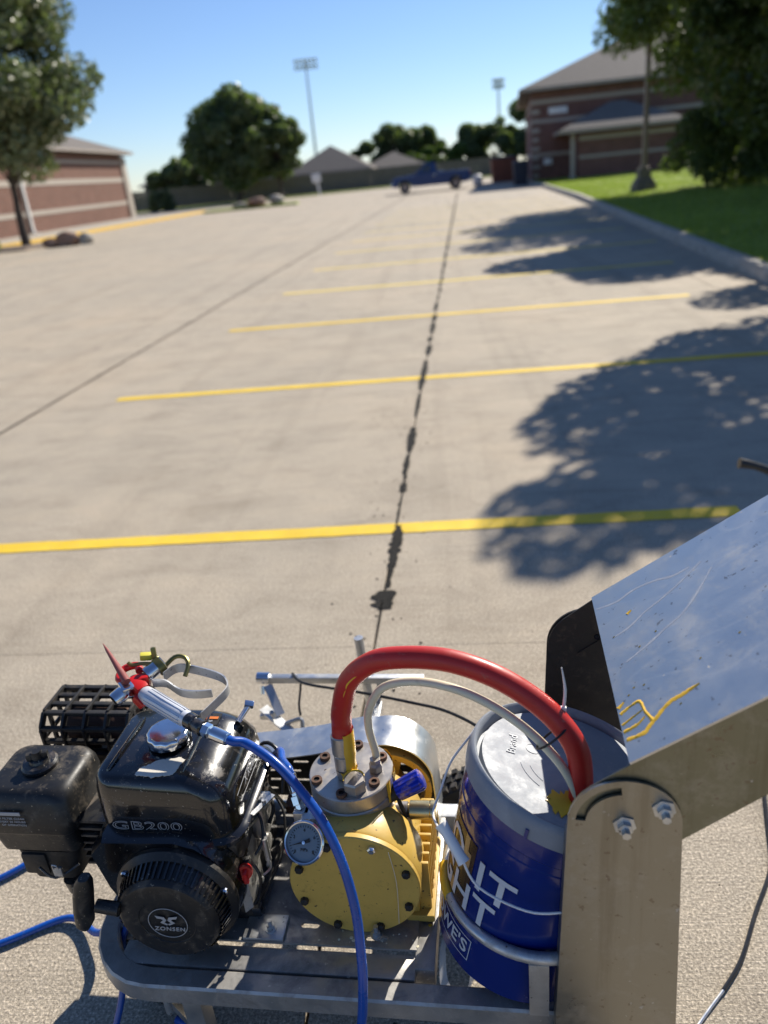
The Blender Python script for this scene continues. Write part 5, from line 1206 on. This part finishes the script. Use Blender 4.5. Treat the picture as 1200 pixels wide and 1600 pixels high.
b = MB(); b.box(c0+Vector((-.022, .012, .018)), (.022, .014, .012), Euler((0, .2, .4)).to_matrix(), .003); b.build('spray_tip', mat('yellow_plastic', (.62, .56, .06), .4), sgn)
b = MB()
tg = [(.052, .276, .704), (.066, .296, .706), (.090, .300, .704), (.150, .285, .698), (.172, .268, .694), (.176, .250, .690), (.162, .222, .684), (.148, .196, .680)]
tgs = catmull([Vector(p) for p in tg], 4)
secs = [[(p.x, p.y, p.z-.009), (p.x+.002, p.y+.002, p.z-.009), (p.x+.002, p.y+.002, p.z+.009), (p.x, p.y, p.z+.009)] for p in tgs]; b.loft(secs); b.build('trigger_guard', M_galv, sgn, ang=30)
b = MB(); tg = catmull([Vector(p) for p in ((.036, .262, .700), (.060, .264, .698), (.090, .250, .690), (.120, .246, .688), (.150, .250, .688))], 4)
b.loft([[(p.x, p.y-.001, p.z-.008), (p.x, p.y+.002, p.z-.008), (p.x, p.y+.002, p.z+.008), (p.x, p.y-.001, p.z+.008)] for p in tg]); b.build('trigger', M_galv, sgn, ang=30)
bh = thing_at_machine('spray_hose', 'blue hose running from the spray gun over the tank past the gauge', 'hose')
he = s0+sd2*.05
b = MB(); b.tube([he-sd2*.005, he+sd2*.01, (.244, .140, .672), (.296, .115, .656), (.339, .09, .624), (.376, .065, .584), (.404, .04, .525), (.421, .015, .458), (.427, -.008, .404), (.429, -.030, .351), (.420, -.045, .265), (.40, -.05, .18), (.36, -.03, .09), (.28, .0, .03), (.15, .05, .012), (.0, .10, .012)], .0078, 16, 8); b.build('hose', M_blue, bh)
bh2 = thing_at_machine('pump_hose', 'short blue hose rising behind the fuel tank from the gauge coupling', 'hose')
fe_ = f0+fd*.058
b = MB(); b.tube([fe_, fe_+fd*.015, (.244, .280, .512), (.228, .318, .500), (.195, .345, .46), (.12, .35, .44), (.06, .36, .36), (-.03, .35, .30), (-.10, .30, .24), (-.16, .27, .10), (-.24, .26, .03), (-.341, .306, .012), (-.47, .236, .010), (-.70, .12, .010), (-.95, -.1, .01)], .0078, 14, 8); b.build('hose', M_blue, bh2)
bh3 = thing_at_machine('ground_hose', 'blue hose lying on the concrete at the left edge under the air cleaner', 'hose')
b = MB(); b.tube([(-.70, .33, .010), (-.60, .385, .010), (-.52, .46, .012), (-.47, .56, .012), (-.40, .62, .011), (-.25, .66, .011)], .0078, 14, 8); b.build('hose', M_blue, bh3)
b = MB(); b.tube([(-.045, .14, .27), (-.058, .10, .24), (-.062, .085, .18), (-.075, .04, .10), (-.11, -.02, .012), (-.18, -.08, .010), (-.3, -.1, .01)], .0065, 12, 6); bh4 = tag(b.build('drain_hose', M_blue), 'thin blue hose hanging down through the front curve of the frame', 'hose'); bh4.matrix_world = MW
b = MB(); b.tube([(1.30, .80, .006), (1.268, .66, .006), (1.235, .53, .006), (1.167, .406, .005), (1.11, .30, .005), (1.059, .233, .005)], .0042, 8, 8); cb = empty('brake_cable', MO, TH); tag(cb, 'thin black cable with bare metal end lying on the concrete at right', 'cable'); b.build('cable_sheath', M_cable, cb)
b = MB(); b.tube([(1.059, .233, .005), (1.02, .19, .004), (.985, .15, .003)], .0030, 8, 4); b.build('bare_end', M_galv, cb)
b = MB(); b.tube([(.912, -.015, 1.190), (.928, -.015, 1.186), (.950, -.014, 1.176), (1.00, -.014, 1.150), (1.10, -.016, 1.09)], [.0058, .0042, .0045, .0055, .0065], 12, 5); lv = tag(b.build('handlebar_lever', M_cable), 'glossy black lever end poking in at the right edge', 'lever'); lv.matrix_world = MW
b = MB(); lp_ = catmull([Vector(p) for p in ((.54, .30, .02), (.520, .27, .06), (.514, .23, .05), (.518, .19, .015), (.535, .175, .004), (.56, .18, .004), (.575, .21, .03), (.570, .25, .06))], 5)
b.loft([[(p.x, p.y, p.z), (p.x+.012, p.y+.02, p.z+.004), (p.x+.012, p.y+.021, p.z+.006), (p.x, p.y, p.z+.002)] for p in lp_]); m_str, nt_, b_ = newmat('clear_strap'); setp(nt_, b_, col=(.6, .6, .6), rough=.25, alpha=.55)
st = tag(b.build('plastic_strap', m_str), 'clear plastic strap loop on the concrete under the frame beside bucket', 'strap'); st.matrix_world = MW
